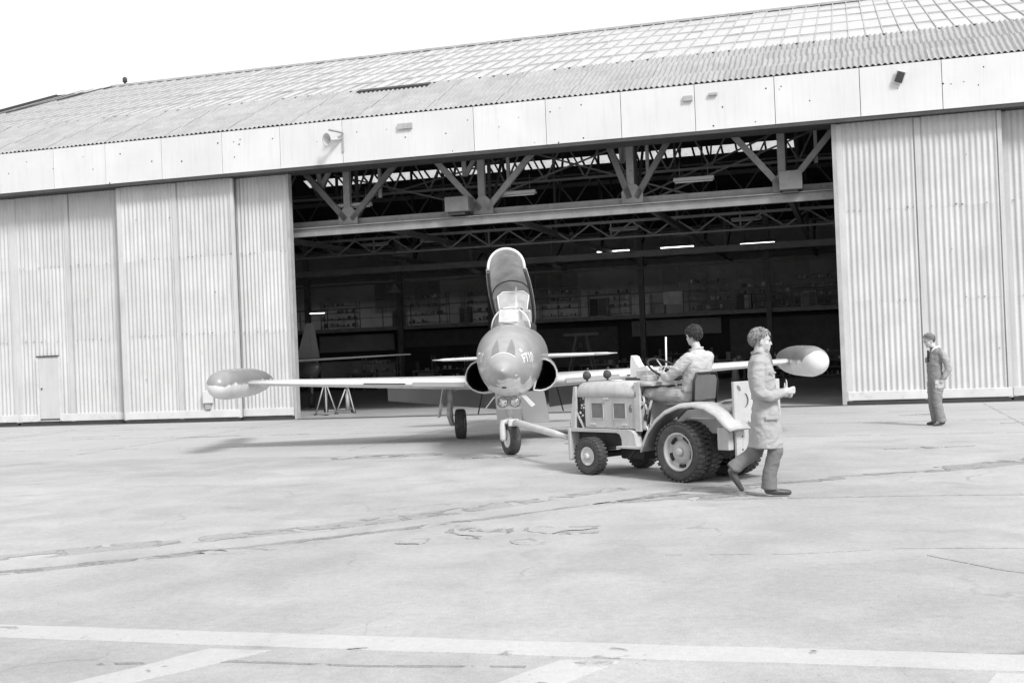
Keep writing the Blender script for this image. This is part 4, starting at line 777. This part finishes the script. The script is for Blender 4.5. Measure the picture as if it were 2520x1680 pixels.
# wheels
def wheel(name, x, y, r, w, rim, lugs, out):
    M = frame((0, 1, 0), (1, 0, 0), (x, y, r)); mb = MB().lathe(tyre(r*.975, w, rim), M, 48, caps=False)
    for i in range(lugs):
        a = 2*PI*i/lugs
        for sd_ in (-1, 1):
            aa = a+(PI/lugs if sd_ > 0 else 0); rad = M.to_3x3() @ Vector((math.cos(aa), math.sin(aa), 0)); tan = M.to_3x3() @ Vector((-math.sin(aa), math.cos(aa), 0)); axv = Vector((0, 1, 0))
            c = Vector((x, y, r))+rad*(r*.968)+axv*sd_*w*.25; R3 = Matrix((axv*1, tan*1, rad*1)).transposed()
            mb.box(c, (w*.46, 2*PI*r/lugs*.58, r*.062), R3)
    wl = ob(name, mb, M_rubber, TR); s = out
    if rim > .16:
        ob('rim', MB().lathe([(rim, s*w*.36), (rim*1.05, s*w*.42), (rim*.94, s*w*.40), (rim*.9, s*w*.1), (rim*.62, s*w*.0), (rim*.58, s*w*.16), (rim*.2, s*w*.2), (.005, s*w*.2)], M, 36, caps=False), M_rim, wl)
        ob('hub', MB().lathe([(.06, s*w*.18), (.05, s*w*.36), (.025, s*w*.42)], M, 14), M_rim, wl)
        for q in range(5):
            a = 2*PI*q/5+.4; ob('rim_slot', MB().tube([M @ Vector((rim*.76*math.cos(a+t), rim*.76*math.sin(a+t), s*w*.068)) for t in (-.28, -.14, 0, .14, .28)], .022, 6), M_black, wl)
    else:
        ob('rim', MB().lathe([(rim, s*w*.36), (rim*1.02, s*w*.44), (rim*.9, s*w*.4), (rim*.7, s*w*.22), (rim*.5, s*w*.26), (rim*.42, s*w*.34), (.005, s*w*.34)], M, 28, caps=False), mat('front rim paint', .5, .45, .1, 4, dirt=.2), wl); ob('hub', MB().lathe([(.05, s*w*.3), (.045, s*w*.6), (.02, s*w*.68)], M, 14), M_rim, wl)
    return wl
for s in (1, -1):
    wheel('rear_wheel', 0, s*.52, .382, .2, .235, 34, s); wheel('rear_wheel', 0, s*.29, .382, .2, .235, 34, s); wheel('front_wheel', 1.70, s*.5, .256, .165, .125, 28, s)
# rear mudguards
def fender(s):
    pts = [(.66, .36), (.62, .47), (.53, .62), (.38, .78), (.2, .90), (-.05, .985), (-.3, 1.0), (-.5, .965), (-.68, .88), (-.82, .75), (-.92, .68)]
    if s < 0: pts = pts[:-2]
    rings = []
    for x, z in pts:
        c = Vector((-.12, .35)); d = (Vector((x, z))-c).normalized()
        rings.append([Vector((x, s*.27, z)), Vector((x, s*.52, z+.012)), Vector((x, s*.60, z+.004)), Vector((x-d.x*.035, s*.635, z-d.y*.035)), Vector((x-d.x*.06, s*.63, z-d.y*.06)), Vector((x-d.x*.03, s*.59, z-d.y*.03)), Vector((x-d.x*.03, s*.27, z-d.y*.03))])
    o = ob('mudguard', MB().loft(rings), M_tp, TR)
    ob('mudguard_apron', MB().prism([(.66, .36), (.53, .62), (.2, .88), (-.3, .97), (-.68, .86), (-.9, .68), (-.9, .5), (.4, .36)], s*.16, s*.175, 'y'), M_tp2, o)
fender(1); fender(-1)
# seat
ob('seat_pan', MB().rbox(.12, .56, -.23, .23, .92, .985, .03), M_seat, TR)
sb = ob('seat_back', MB().prism([(-.20, 1.02), (.20, 1.02), (.21, 1.28), (.17, 1.33), (-.17, 1.33), (-.21, 1.28)], .012, .03, 'x'), M_seat, TR); sb.rotation_euler = (0, -.12, 0); sb.location = (.03+.12, 0, .0)
ob('seat_frame', MB().tube([(.02, .22, .9), (.02, .23, 1.25), (.02, .19, 1.36), (.02, -.19, 1.36), (.02, -.23, 1.25), (.02, -.22, .9)], .016, 8), M_black, sb)
ob('seat_post', MB().bb(.1, .4, -.15, .15, .6, .93), M_chas, TR)
# rear deck, ballast plates and markings
ob('rear_deck', MB().rbox(-.72, .15, -.3, .3, .6, .78, .02), M_tp2, TR); ob('rear_tank', MB().rbox(-.7, -.42, -.35, .38, .78, .95, .04), M_tp2, TR)
rp = ob('rear_plate', MB().rbox(-.79, -.75, -.47, .42, .735, 1.25, .008), M_tp, TR)
ob('lower_plate', MB().rbox(-.79, -.75, -.45, .405, .32, .655, .008), M_tp, TR); ob('plate_strap', MB().bb(-.785, -.755, -.44, .40, .656, .734), M_tp2, TR)
lh = ob('rear_hitch', MB().rbox(-.85, -.79, -.1, .1, .42, .58, .01), M_tp, TR); ob('hitch_jaw', MB().bb(-.93, -.85, -.06, .06, .44, .47).bb(-.93, -.85, -.06, .06, .53, .56), M_dark, lh)
for y, z in ((.3, .58), (.3, .42), (.28, .66)): ob('plate_bolt', MB().lathe([(.012, 0), (.008, .008)], frame((-1, 0, 0), o=(-.792, y, z)), 6), M_dark, rp)
M_num = mat('dark stencil paint', .13, .7, .15, 8)
ob('plate_mark', MB().lathe([(.045, 0), (.044, .002)], frame((-1, 0, 0), o=(-.7915, .33, 1.17)) @ Matrix.Diagonal((1, .55, 1, 1)), 18), M_num, rp)
ob('plate_mark', MB().tube([(-.792, .235-.055*math.cos(t), 1.02+.085*math.sin(t)) for t in np.linspace(-1.5, 1.35, 10)], [.006, .014, .019, .022, .022, .022, .02, .018, .014, .008], 6, flat=.1), M_num, rp)
ob('corner_box', MB().rbox(-.74, -.56, .40, .5, .42, .70, .012), M_tp, TR)
for y in (-.35, .35):
    for z in (.24, .4, .56): ob('plate_bolt', MB().lathe([(.014, 0), (.01, .01)], frame((1, 0, 0), o=(2.21, y, z)), 6), M_dark, TR)
ob('cable', MB().tube([(-.7, .3, .98), (-.66, .36, .88), (-.62, .37, .74), (-.5, .36, .66)], .013, 6), M_black, TR); ob('hose', MB().tube([(.9, .2, 1.1), (.8, .3, 1.02), (.72, .32, .86), (.78, .3, .7)], .018, 6), M_black, TR)
ob('battery_box', MB().rbox(1.08, 1.28, -.2, -.02, 1.262, 1.40, .012), M_tp, TR); ob('tool_tray', MB().rbox(.95, 1.06, -.3, .1, 1.262, 1.33, .01), M_tp2, TR)
for x in (1.08, 1.3, 1.52, 1.74, 1.9):
    for z in (.645, 1.06): ob('panel_rivet', MB().lathe([(.008, 0), (.005, .005)], frame((0, 1, 0), o=(x, .357, z)), 6), M_mesh, TR)
for x in (.5, .1, -.3, -.7): ob('mudguard_bolt', MB().lathe([(.012, 0), (.008, .008)], frame((0, 0, 1), o=(x, .4, {.5: .665, .1: .945, -.3: 1.013, -.7: .875}[x])), 6), M_dark, TR)
nv, nf = text_mb('6', .14, .006); ob('number', MB().add([(1.075-p.x*.8, .3605, .855+p.y) for p in nv], nf), M_num, TR); 
# ------------------------------------------------------------------ people: one continuous skin each, hair and collar as children
M_skin = mat('skin', .42, .5, .08, 8); M_shoe = mat('shoe leather', .06, .5, .2, 6)
M_coat = mat('pale work coat', .32, .85, .07, 5, bump=.1); M_trs = mat('grey work trousers', .14, .85, .08, 5, bump=.1); M_trd = mat('driver drill trousers', .30, .85, .08, 5, bump=.1); M_cov = mat('grey overall', .2, .85, .08, 5, bump=.1); M_jack = mat('pale drill jacket', .42, .85, .06, 5, bump=.1)
M_hd = mat('dark hair', .03, .6, .3, 20); M_hm = mat('mid brown hair', .17, .6, .35, 20); M_hw = mat('light wavy hair', .22, .6, .4, 14); M_feat = mat('eye and brow', .05, .5, .1, 9)
def limb(mb, pts, rs, n=14, flat=1., cut=False):
    pts = [Vector(p) for p in pts]; P, R_ = [], []
    d0 = (pts[0]-pts[1]).normalized(); d1 = (pts[-1]-pts[-2]).normalized()
    for k in (.95, .75, .4): P.append(pts[0]+d0*rs[0]*k*.9); R_.append(rs[0]*math.sqrt(1-k*k))
    for p, r in zip(pts, rs): P.append(p); R_.append(r)
    for k in (() if cut else (.4, .75, .95)): P.append(pts[-1]+d1*rs[-1]*k*.9); R_.append(rs[-1]*math.sqrt(1-k*k))
    mb.tube(P, R_, n, flat=flat)
def rings(mb, spec, n=22):                # spec: (x, y, z, half depth x, half width y)
    rr = []
    for x, y, z, a, b in spec: rr.append([Vector((x+a*math.copysign(abs(math.cos(t))**.85, math.cos(t)), y+b*math.copysign(abs(math.sin(t))**.85, math.sin(t)), z)) for t in (2*PI*k/n for k in range(n))])
    mb.loft(rr)
def headshape(mb, T, s=1.):               # local: +X face, Z up, origin at skull centre
    def e(c, r): mb.ball((0, 0, 0), r, 9, None) if False else add(c, r)
    def add(c, r):
        o = len(mb.v); mb.ball((0, 0, 0), [q*s for q in r], 10); 
        for i in range(o, len(mb.v)): mb.v[i] = tuple(T @ (Vector(mb.v[i])+Vector(c)*s))
    add((-.012, 0, .03), (.098, .077, .092)); add((.022, 0, -.035), (.07, .062, .085)); add((.05, 0, -.085), (.036, .036, .032))
    add((.088, 0, -.022), (.018, .011, .026)); add((.1, 0, -.035), (.013, .014, .01)); add((.078, 0, .018), (.016, .05, .012))
    add((.082, 0, -.068), (.012, .024, .008)); add((.045, .04, -.03), (.03, .026, .028)); add((.045, -.04, -.03), (.03, .026, .028))
    for sd_ in (1, -1): add((-.008, sd_*.076, -.02), (.02, .009, .03)); add((-.01, sd_*.08, -.005), (.012, .01, .015))
def hand(mb, wrist, d, side, thumb, curl=1.0, s=1.):   # d: hand direction, side: across the knuckles (towards the thumb)
    d = Vector(d).normalized(); sd_ = Vector(side); sd_ = (sd_-d*sd_.dot(d)).normalized(); pn = d.cross(sd_)*thumb; w = Vector(wrist)
    for k in (-1, 0, 1): limb(mb, [w, w+d*.045*s+sd_*.012*k, w+d*.085*s+sd_*.022*k], [.022*s, .022*s, .017*s], 8)
    for i, L_ in enumerate((.072, .08, .074, .058)):
        b = w+d*.088*s+sd_*(.03-.02*i)*s; p1 = b+d*L_*.5*s+pn*.012*curl*s; p2 = p1+(d*.35+pn*.9*curl).normalized()*L_*.38*s; p3 = p2+(pn*.6-d*.7*curl).normalized()*L_*.28*s
        limb(mb, [b, p1, p2, p3], [.0095*s, .009*s, .0085*s, .0075*s], 8)
    b = w+d*.03*s+sd_*.025*s; limb(mb, [b, b+sd_*.035*s+d*.018*s, b+sd_*.068*s+d*.022*s+pn*.004, b+sd_*.09*s+d*.02*s], [.013*s, .012*s, .0105*s, .008*s], 8)
def make_person(label, loc, rotz, build, zone, mats, hair, vox=.0095, fold=.010, extras=None):
    mb = MB(); T = build(mb)
    me = mb.mesh('person_base'); o = bpy.data.objects.new('tmp', me); COL.objects.link(o)
    md = o.modifiers.new('r', 'REMESH'); md.mode = 'VOXEL'; md.voxel_size = vox; md.use_smooth_shade = True
    m2 = o.modifiers.new('s', 'SMOOTH'); m2.iterations = 3; m2.factor = .5
    dg = bpy.context.evaluated_depsgraph_get(); me2 = bpy.data.meshes.new_from_object(o.evaluated_get(dg)); bpy.data.objects.remove(o)
    NV = len(me2.vertices); cs = np.empty(NV*3, np.float32); nsv = np.empty(NV*3, np.float32); me2.vertices.foreach_get('co', cs); me2.vertices.foreach_get('normal', nsv); cs = cs.reshape(-1, 3); nsv = nsv.reshape(-1, 3)
    for i in range(NV):
        c = Vector(cs[i]); z = zone(c, None)
        if z[1]:
            q = Vector((c.x*5.5+c.z*7, c.y*6+9, c.z*9-c.x*6)); f = 1.5*(.35-abs(noise.noise(q)))+.8*(.3-abs(noise.noise(q*2.3+Vector((5, 1, 2)))))+.9*noise.noise(Vector((c.x*10, c.y*10, c.z*2.2)))
            cs[i] += nsv[i]*f*fold*z[1]
    me2.vertices.foreach_set('co', cs.reshape(-1)); me2.update()
    for m in mats: me2.materials.append(m)
    for p in me2.polygons: p.material_index = zone(p.center, None)[0]; p.use_smooth = True
    root = empty('person', loc, rotz, label=label, cat='person')
    bo = bpy.data.objects.new('body', me2); COL.objects.link(bo); bo.parent = root; bo.name = 'body'
    # hair: many short locks over the skull
    hm = MB(); rr = random.Random(len(label)); wv, hs, hmat, crit, ln = hair
    hb = MB(); n = 0
    for i in range(2000):
        a = rr.uniform(0, 2*PI); zc = rr.uniform(-.75, 1); q = math.sqrt(1-zc*zc); d = Vector((q*math.cos(a), q*math.sin(a), zc))
        if not crit(d): continue
        p = Vector((d.x*.101-.014, d.y*.081, d.z*.094+.03))*hs; t = (Vector((-.55, rr.uniform(-.5, .5), -.55))+Vector((rr.uniform(-.4, .4), rr.uniform(-.4, .4), rr.uniform(-.4, .4)))); t = (t-d*t.dot(d)).normalized()
        l_ = ln*rr.uniform(.5, 1.2); pts = [T @ p, T @ (p+t*l_*.5*hs+d*.010*hs*rr.uniform(.0, wv)), T @ (p+t*l_*hs+d*.007*hs*rr.uniform(-1, wv))]
        hm.tube(pts, [.006*hs, .0075*hs, .002*hs], 4); n += 1
    ob('hair', hm, hmat, root)
    # eyes and brows
    for sd_ in (1, -1):
        fe = MB(); o_ = 0; fe.ball((0, 0, 0), (.006*hs, .013*hs, .006*hs), 5); fe.v = [tuple(T @ (Vector(p)+Vector((.085, sd_*.03, -.002))*hs)) for p in fe.v]; ob('eye', fe, M_feat, root)
        fb = MB(); fb.ball((0, 0, 0), (.006*hs, .022*hs, .005*hs), 5); fb.v = [tuple(T @ (Vector(p)+Vector((.092, sd_*.03, .022))*hs)) for p in fb.v]; ob('eyebrow', fb, hmat, root)
    if extras: extras(root, T)
    return root
def headT(c, pitch=0, yaw=0, roll=0): return Matrix.Translation(c) @ Matrix.Rotation(yaw, 4, 'Z') @ Matrix.Rotation(pitch, 4, 'Y') @ Matrix.Rotation(roll, 4, 'X')

# --- man walking past in a knee length coat (local +X is where he goes)
def b_walk(mb):
    T = headT((-.065, .01, 1.735), .02, -.08); headshape(mb, T, 1.1)
    limb(mb, [(-.10, .0, 1.52), (-.085, .005, 1.66)], [.07, .062])
    rings(mb, [(-.05, 0, .535, .155, .2), (-.052, 0, .7, .165, .2), (-.05, 0, .9, .158, .195), (-.05, 0, 1.05, .135, .175), (-.06, 0, 1.13, .13, .17), (-.075, 0, 1.25, .142, .19), (-.09, 0, 1.4, .142, .205), (-.10, 0, 1.5, .125, .19), (-.10, 0, 1.565, .09, .13), (-.095, 0, 1.6, .065, .08)])
    # near arm (image side, y < 0) and far arm, both bent forward
    limb(mb, [(-.13, -.19, 1.49), (-.16, -.235, 1.33), (-.15, -.25, 1.16)], [.082, .076, .066]); limb(mb, [(-.15, -.25, 1.16), (-.03, -.24, 1.12), (.10, -.19, 1.155)], [.066, .062, .05]); limb(mb, [(.10, -.19, 1.155), (.135, -.17, 1.165)], [.045, .03])
    hand(mb, (.12, -.17, 1.16), (.95, .1, .12), (.1, 0, 1), -1, 1.7, 1.15)
    limb(mb, [(-.08, .19, 1.49), (-.1, .24, 1.33), (-.08, .24, 1.17)], [.08, .072, .062]); limb(mb, [(-.08, .24, 1.17), (.03, .19, 1.11), (.12, .1, 1.12)], [.062, .056, .046]); hand(mb, (.13, .08, 1.125), (.9, -.3, .0), (.1, 0, 1), 1, 1.7, 1.1)
    # legs: left planted, right trailing
    limb(mb, [(-.03, -.09, .95), (.03, -.09, .52), (-.035, -.09, .3), (-.062, -.09, .085)], [.108, .086, .078, .088], cut=True); limb(mb, [(-.07, -.09, .07), (.0, -.09, .055), (.15, -.09, .042)], [.055, .05, .04], flat=.8)
    limb(mb, [(-.05, .1, .93), (-.15, .1, .56), (-.18, .1, .48)], [.11, .095, .09]); limb(mb, [(-.18, .1, .48), (-.33, .1, .385), (-.44, .1, .30)], [.088, .074, .084], cut=True); limb(mb, [(-.445, .1, .27), (-.395, .1, .17), (-.34, .1, .075)], [.05, .048, .036], flat=.8)
    return T
def z_walk(c, n):
    if c.z > 1.6 and c.x > -.25 and abs(c.y) < .13 and (c.z > 1.625): return (0, 0)
    if c.x > .135 and c.z > 1.05: return (0, 0)
    if c.z < .085 and c.x > -.16: return (3, 0)
    if c.x < -.3 and (c.z < .30 - (c.x+.45)*.4) and c.z < .31 and (c.x+.45)*.8+.27 > c.z - .03 and c.z < .285: return (3, 0)
    if c.z < .545: return (2, .9)
    return (1, 1.1)
def x_walk(root, T):
    ob('collar', MB().tube([(-.17, -.045, 1.60), (-.12, -.085, 1.62), (-.03, -.07, 1.575), (.03, -.02, 1.49)], [.02, .024, .026, .012], 8).tube([(-.17, .045, 1.60), (-.12, .085, 1.62), (-.03, .07, 1.575), (.03, .02, 1.49)], [.02, .024, .026, .012], 8), M_coat, root)
    ob('belt', MB().loft([[Vector((-.058+.145*math.cos(t), .186*math.sin(t), z)) for t in np.linspace(0, 2*PI, 25)[:-1]] for z in (1.085, 1.125)], True, False), M_coat, root)
    ob('pocket_flap', MB().rbox(-.09, .06, -.214, -.196, .86, .9, .008), M_coat, root); ob('pocket_flap', MB().rbox(-.02, .05, -.205, -.195, 1.37, 1.39, .006), M_coat, root)
    ob('shirt_front', MB().tube([(-.03, -.05, 1.62), (.01, 0, 1.55), (.045, .0, 1.46)], [.03, .03, .012], 8), M_cov, root)
make_person('man with curly hair and knee length pale coat striding right past the tractor', (2.86, 13.38, 0), -.05, b_walk, z_walk, [M_skin, M_coat, M_trs, M_shoe], (1.2, 1.1, M_hw, lambda d: d.z > .02+.72*d.x and not (d.x > .62 and d.z < .5), .06), extras=x_walk)

# --- man standing by the door, head bowed (local +X is where he faces)
def b_stand(mb):
    T = headT((.12, 0, 1.60), .32, .12); headshape(mb, T, 1.02)
    limb(mb, [(-.01, 0, 1.40), (.06, 0, 1.5)], [.06, .055])
    rings(mb, [(.02, 0, .78, .115, .165), (.02, 0, .9, .125, .175), (.03, 0, 1.02, .12, .165), (.03, 0, 1.15, .122, .175), (.015, 0, 1.28, .122, .19), (-.01, 0, 1.38, .11, .18), (-.02, 0, 1.44, .085, .13), (-.01, 0, 1.47, .06, .075)])
    for s in (1, -1):
        limb(mb, [(-.03, s*.18, 1.36), (-.10, s*.225, 1.2), (-.13, s*.235, 1.05)], [.075, .07, .06]); limb(mb, [(-.13, s*.235, 1.05), (-.06, s*.215, .93), (.0, s*.19, .83)], [.06, .054, .046]); hand(mb, (.005, s*.185, .82), (.3, -s*.1, -1), (1, 0, .3), s, .8, .95)
        limb(mb, [(.02, s*.09, .82), (.05, s*.095, .45), (.02, s*.1, .26), (-.02, s*.1, .075)], [.11, .085, .078, .088], cut=True); limb(mb, [(-.04, s*.1, .06), (.03, s*.11, .05), (.14, s*.13, .035)], [.05, .046, .034], flat=.8)
    return T
def z_stand(c, n):
    if c.z > 1.475 and c.x > -.02: return (0, 0)
    if .72 < c.z < .86 and abs(c.y) > .16 and c.x > -.1: return (0, 0)
    if c.z < .07: return (2, 0)
    if c.z > .9 and abs(c.y) > .165 and c.x < -.02: return (3, 1)
    return (1, 1.2)
def x_stand(root, T):
    ob('shirt_collar', MB().tube([(-.06, -.06, 1.475), (.0, -.085, 1.475), (.07, -.06, 1.43), (.1, -.02, 1.36)], [.018, .02, .02, .01], 8).tube([(-.06, .06, 1.475), (.0, .085, 1.475), (.07, .06, 1.43), (.1, .02, 1.36)], [.018, .02, .02, .01], 8).tube([(-.06, .06, 1.475), (-.075, 0, 1.48), (-.06, -.06, 1.475)], .018, 8), M_white, root)
    ob('tie', MB().prism([(-.025, 1.42), (.025, 1.42), (.035, 1.2), (0, 1.16), (-.035, 1.2)], .135, .15, 'x'), M_black, root)
    ob('breast_pocket', MB().rbox(.06, .13, -.17, -.155, 1.18, 1.28, .006), M_cov, root); ob('thigh_pocket', MB().rbox(-.03, .09, -.215, -.195, .62, .78, .008), M_cov, root)
make_person('man in grey overalls standing with bowed head before the right hangar door', (7.95, 22.45, 0), PI+.1, b_stand, z_stand, [M_skin, M_cov, M_shoe, mat('sunlit overall sleeve', .29, .85, .08, 5)], (1.0, 1.02, M_hm, lambda d: d.z > .1-.8*(-d.x) and not (d.x > .6 and d.z < .5), .06), extras=x_stand)  # sleeves in a paler grey, sunlight on them put into the colour

# --- tractor driver, seen from behind (local frame of the tractor)
def b_drive(mb):
    T = headT((.20, .0, 1.835), .12, -.1, .0); headshape(mb, T, 1.05)
    limb(mb, [(.13, 0, 1.60), (.17, 0, 1.73)], [.062, .056])
    rings(mb, [(.27, 0, .98, .15, .19), (.24, 0, 1.08, .145, .19), (.20, 0, 1.2, .135, .18), (.17, 0, 1.33, .14, .2), (.14, 0, 1.46, .135, .215), (.125, 0, 1.56, .11, .195), (.125, 0, 1.625, .08, .13), (.13, 0, 1.66, .055, .075)])
    for s in (1, -1):
        limb(mb, [(.13, s*.19, 1.55), (.24, s*.27, 1.42), (.38, s*.29, 1.31)], [.082, .076, .066]); limb(mb, [(.38, s*.29, 1.31), (.48, s*.25, 1.31), (.555, s*.2, 1.335)], [.066, .058, .046]); hand(mb, (.56, s*.2, 1.335), (.9, -s*.15, .15), (0, -s*.5, .8), -s, 1.2, 1.0)
        limb(mb, [(.28, s*.1, 1.04), (.55, s*.16, 1.08), (.84, s*.2, 1.09)], [.115, .1, .085]); limb(mb, [(.84, s*.2, 1.09), (.9, s*.21, .9), (.96, s*.21, .72)], [.085, .074, .08], cut=True); limb(mb, [(.95, s*.21, .68), (1.04, s*.21, .66), (1.13, s*.21, .68)], [.05, .046, .036], flat=.85)
    return T
def z_drive(c, n):
    if c.z > 1.655 and abs(c.y) < .12: return (0, 0)
    if c.x > .57 and c.z > 1.22: return (0, 0)
    if c.z < .71: return (3, 0)
    if c.z < 1.13 and not (c.x < .12): return (2, 1.3)
    return (1, 1.0)
def x_drive(root, T):
    ob('collar', MB().tube([(.21, .075, 1.65), (.13, .078, 1.665), (.085, .04, 1.675), (.085, -.04, 1.675), (.13, -.078, 1.665), (.21, -.075, 1.65)], [.012, .015, .017, .017, .015, .012], 8), M_jack, root)
    ob('belt', MB().loft([[Vector((.235+.152*math.cos(t), .197*math.sin(t), z)) for t in np.linspace(0, 2*PI, 25)[:-1]] for z in (1.10, 1.14)], True, False), M_cov, root)
make_person('dark haired driver in pale jacket seated at the tractor steering wheel', (2.487, 15.370, 0), TA, b_drive, z_drive, [M_skin, M_jack, M_trd, M_shoe], (1.1, 1.05, M_hd, lambda d: d.z > -.05-.75*(-d.x) and not (d.x > .5 and d.z < .45), .065), extras=x_drive)
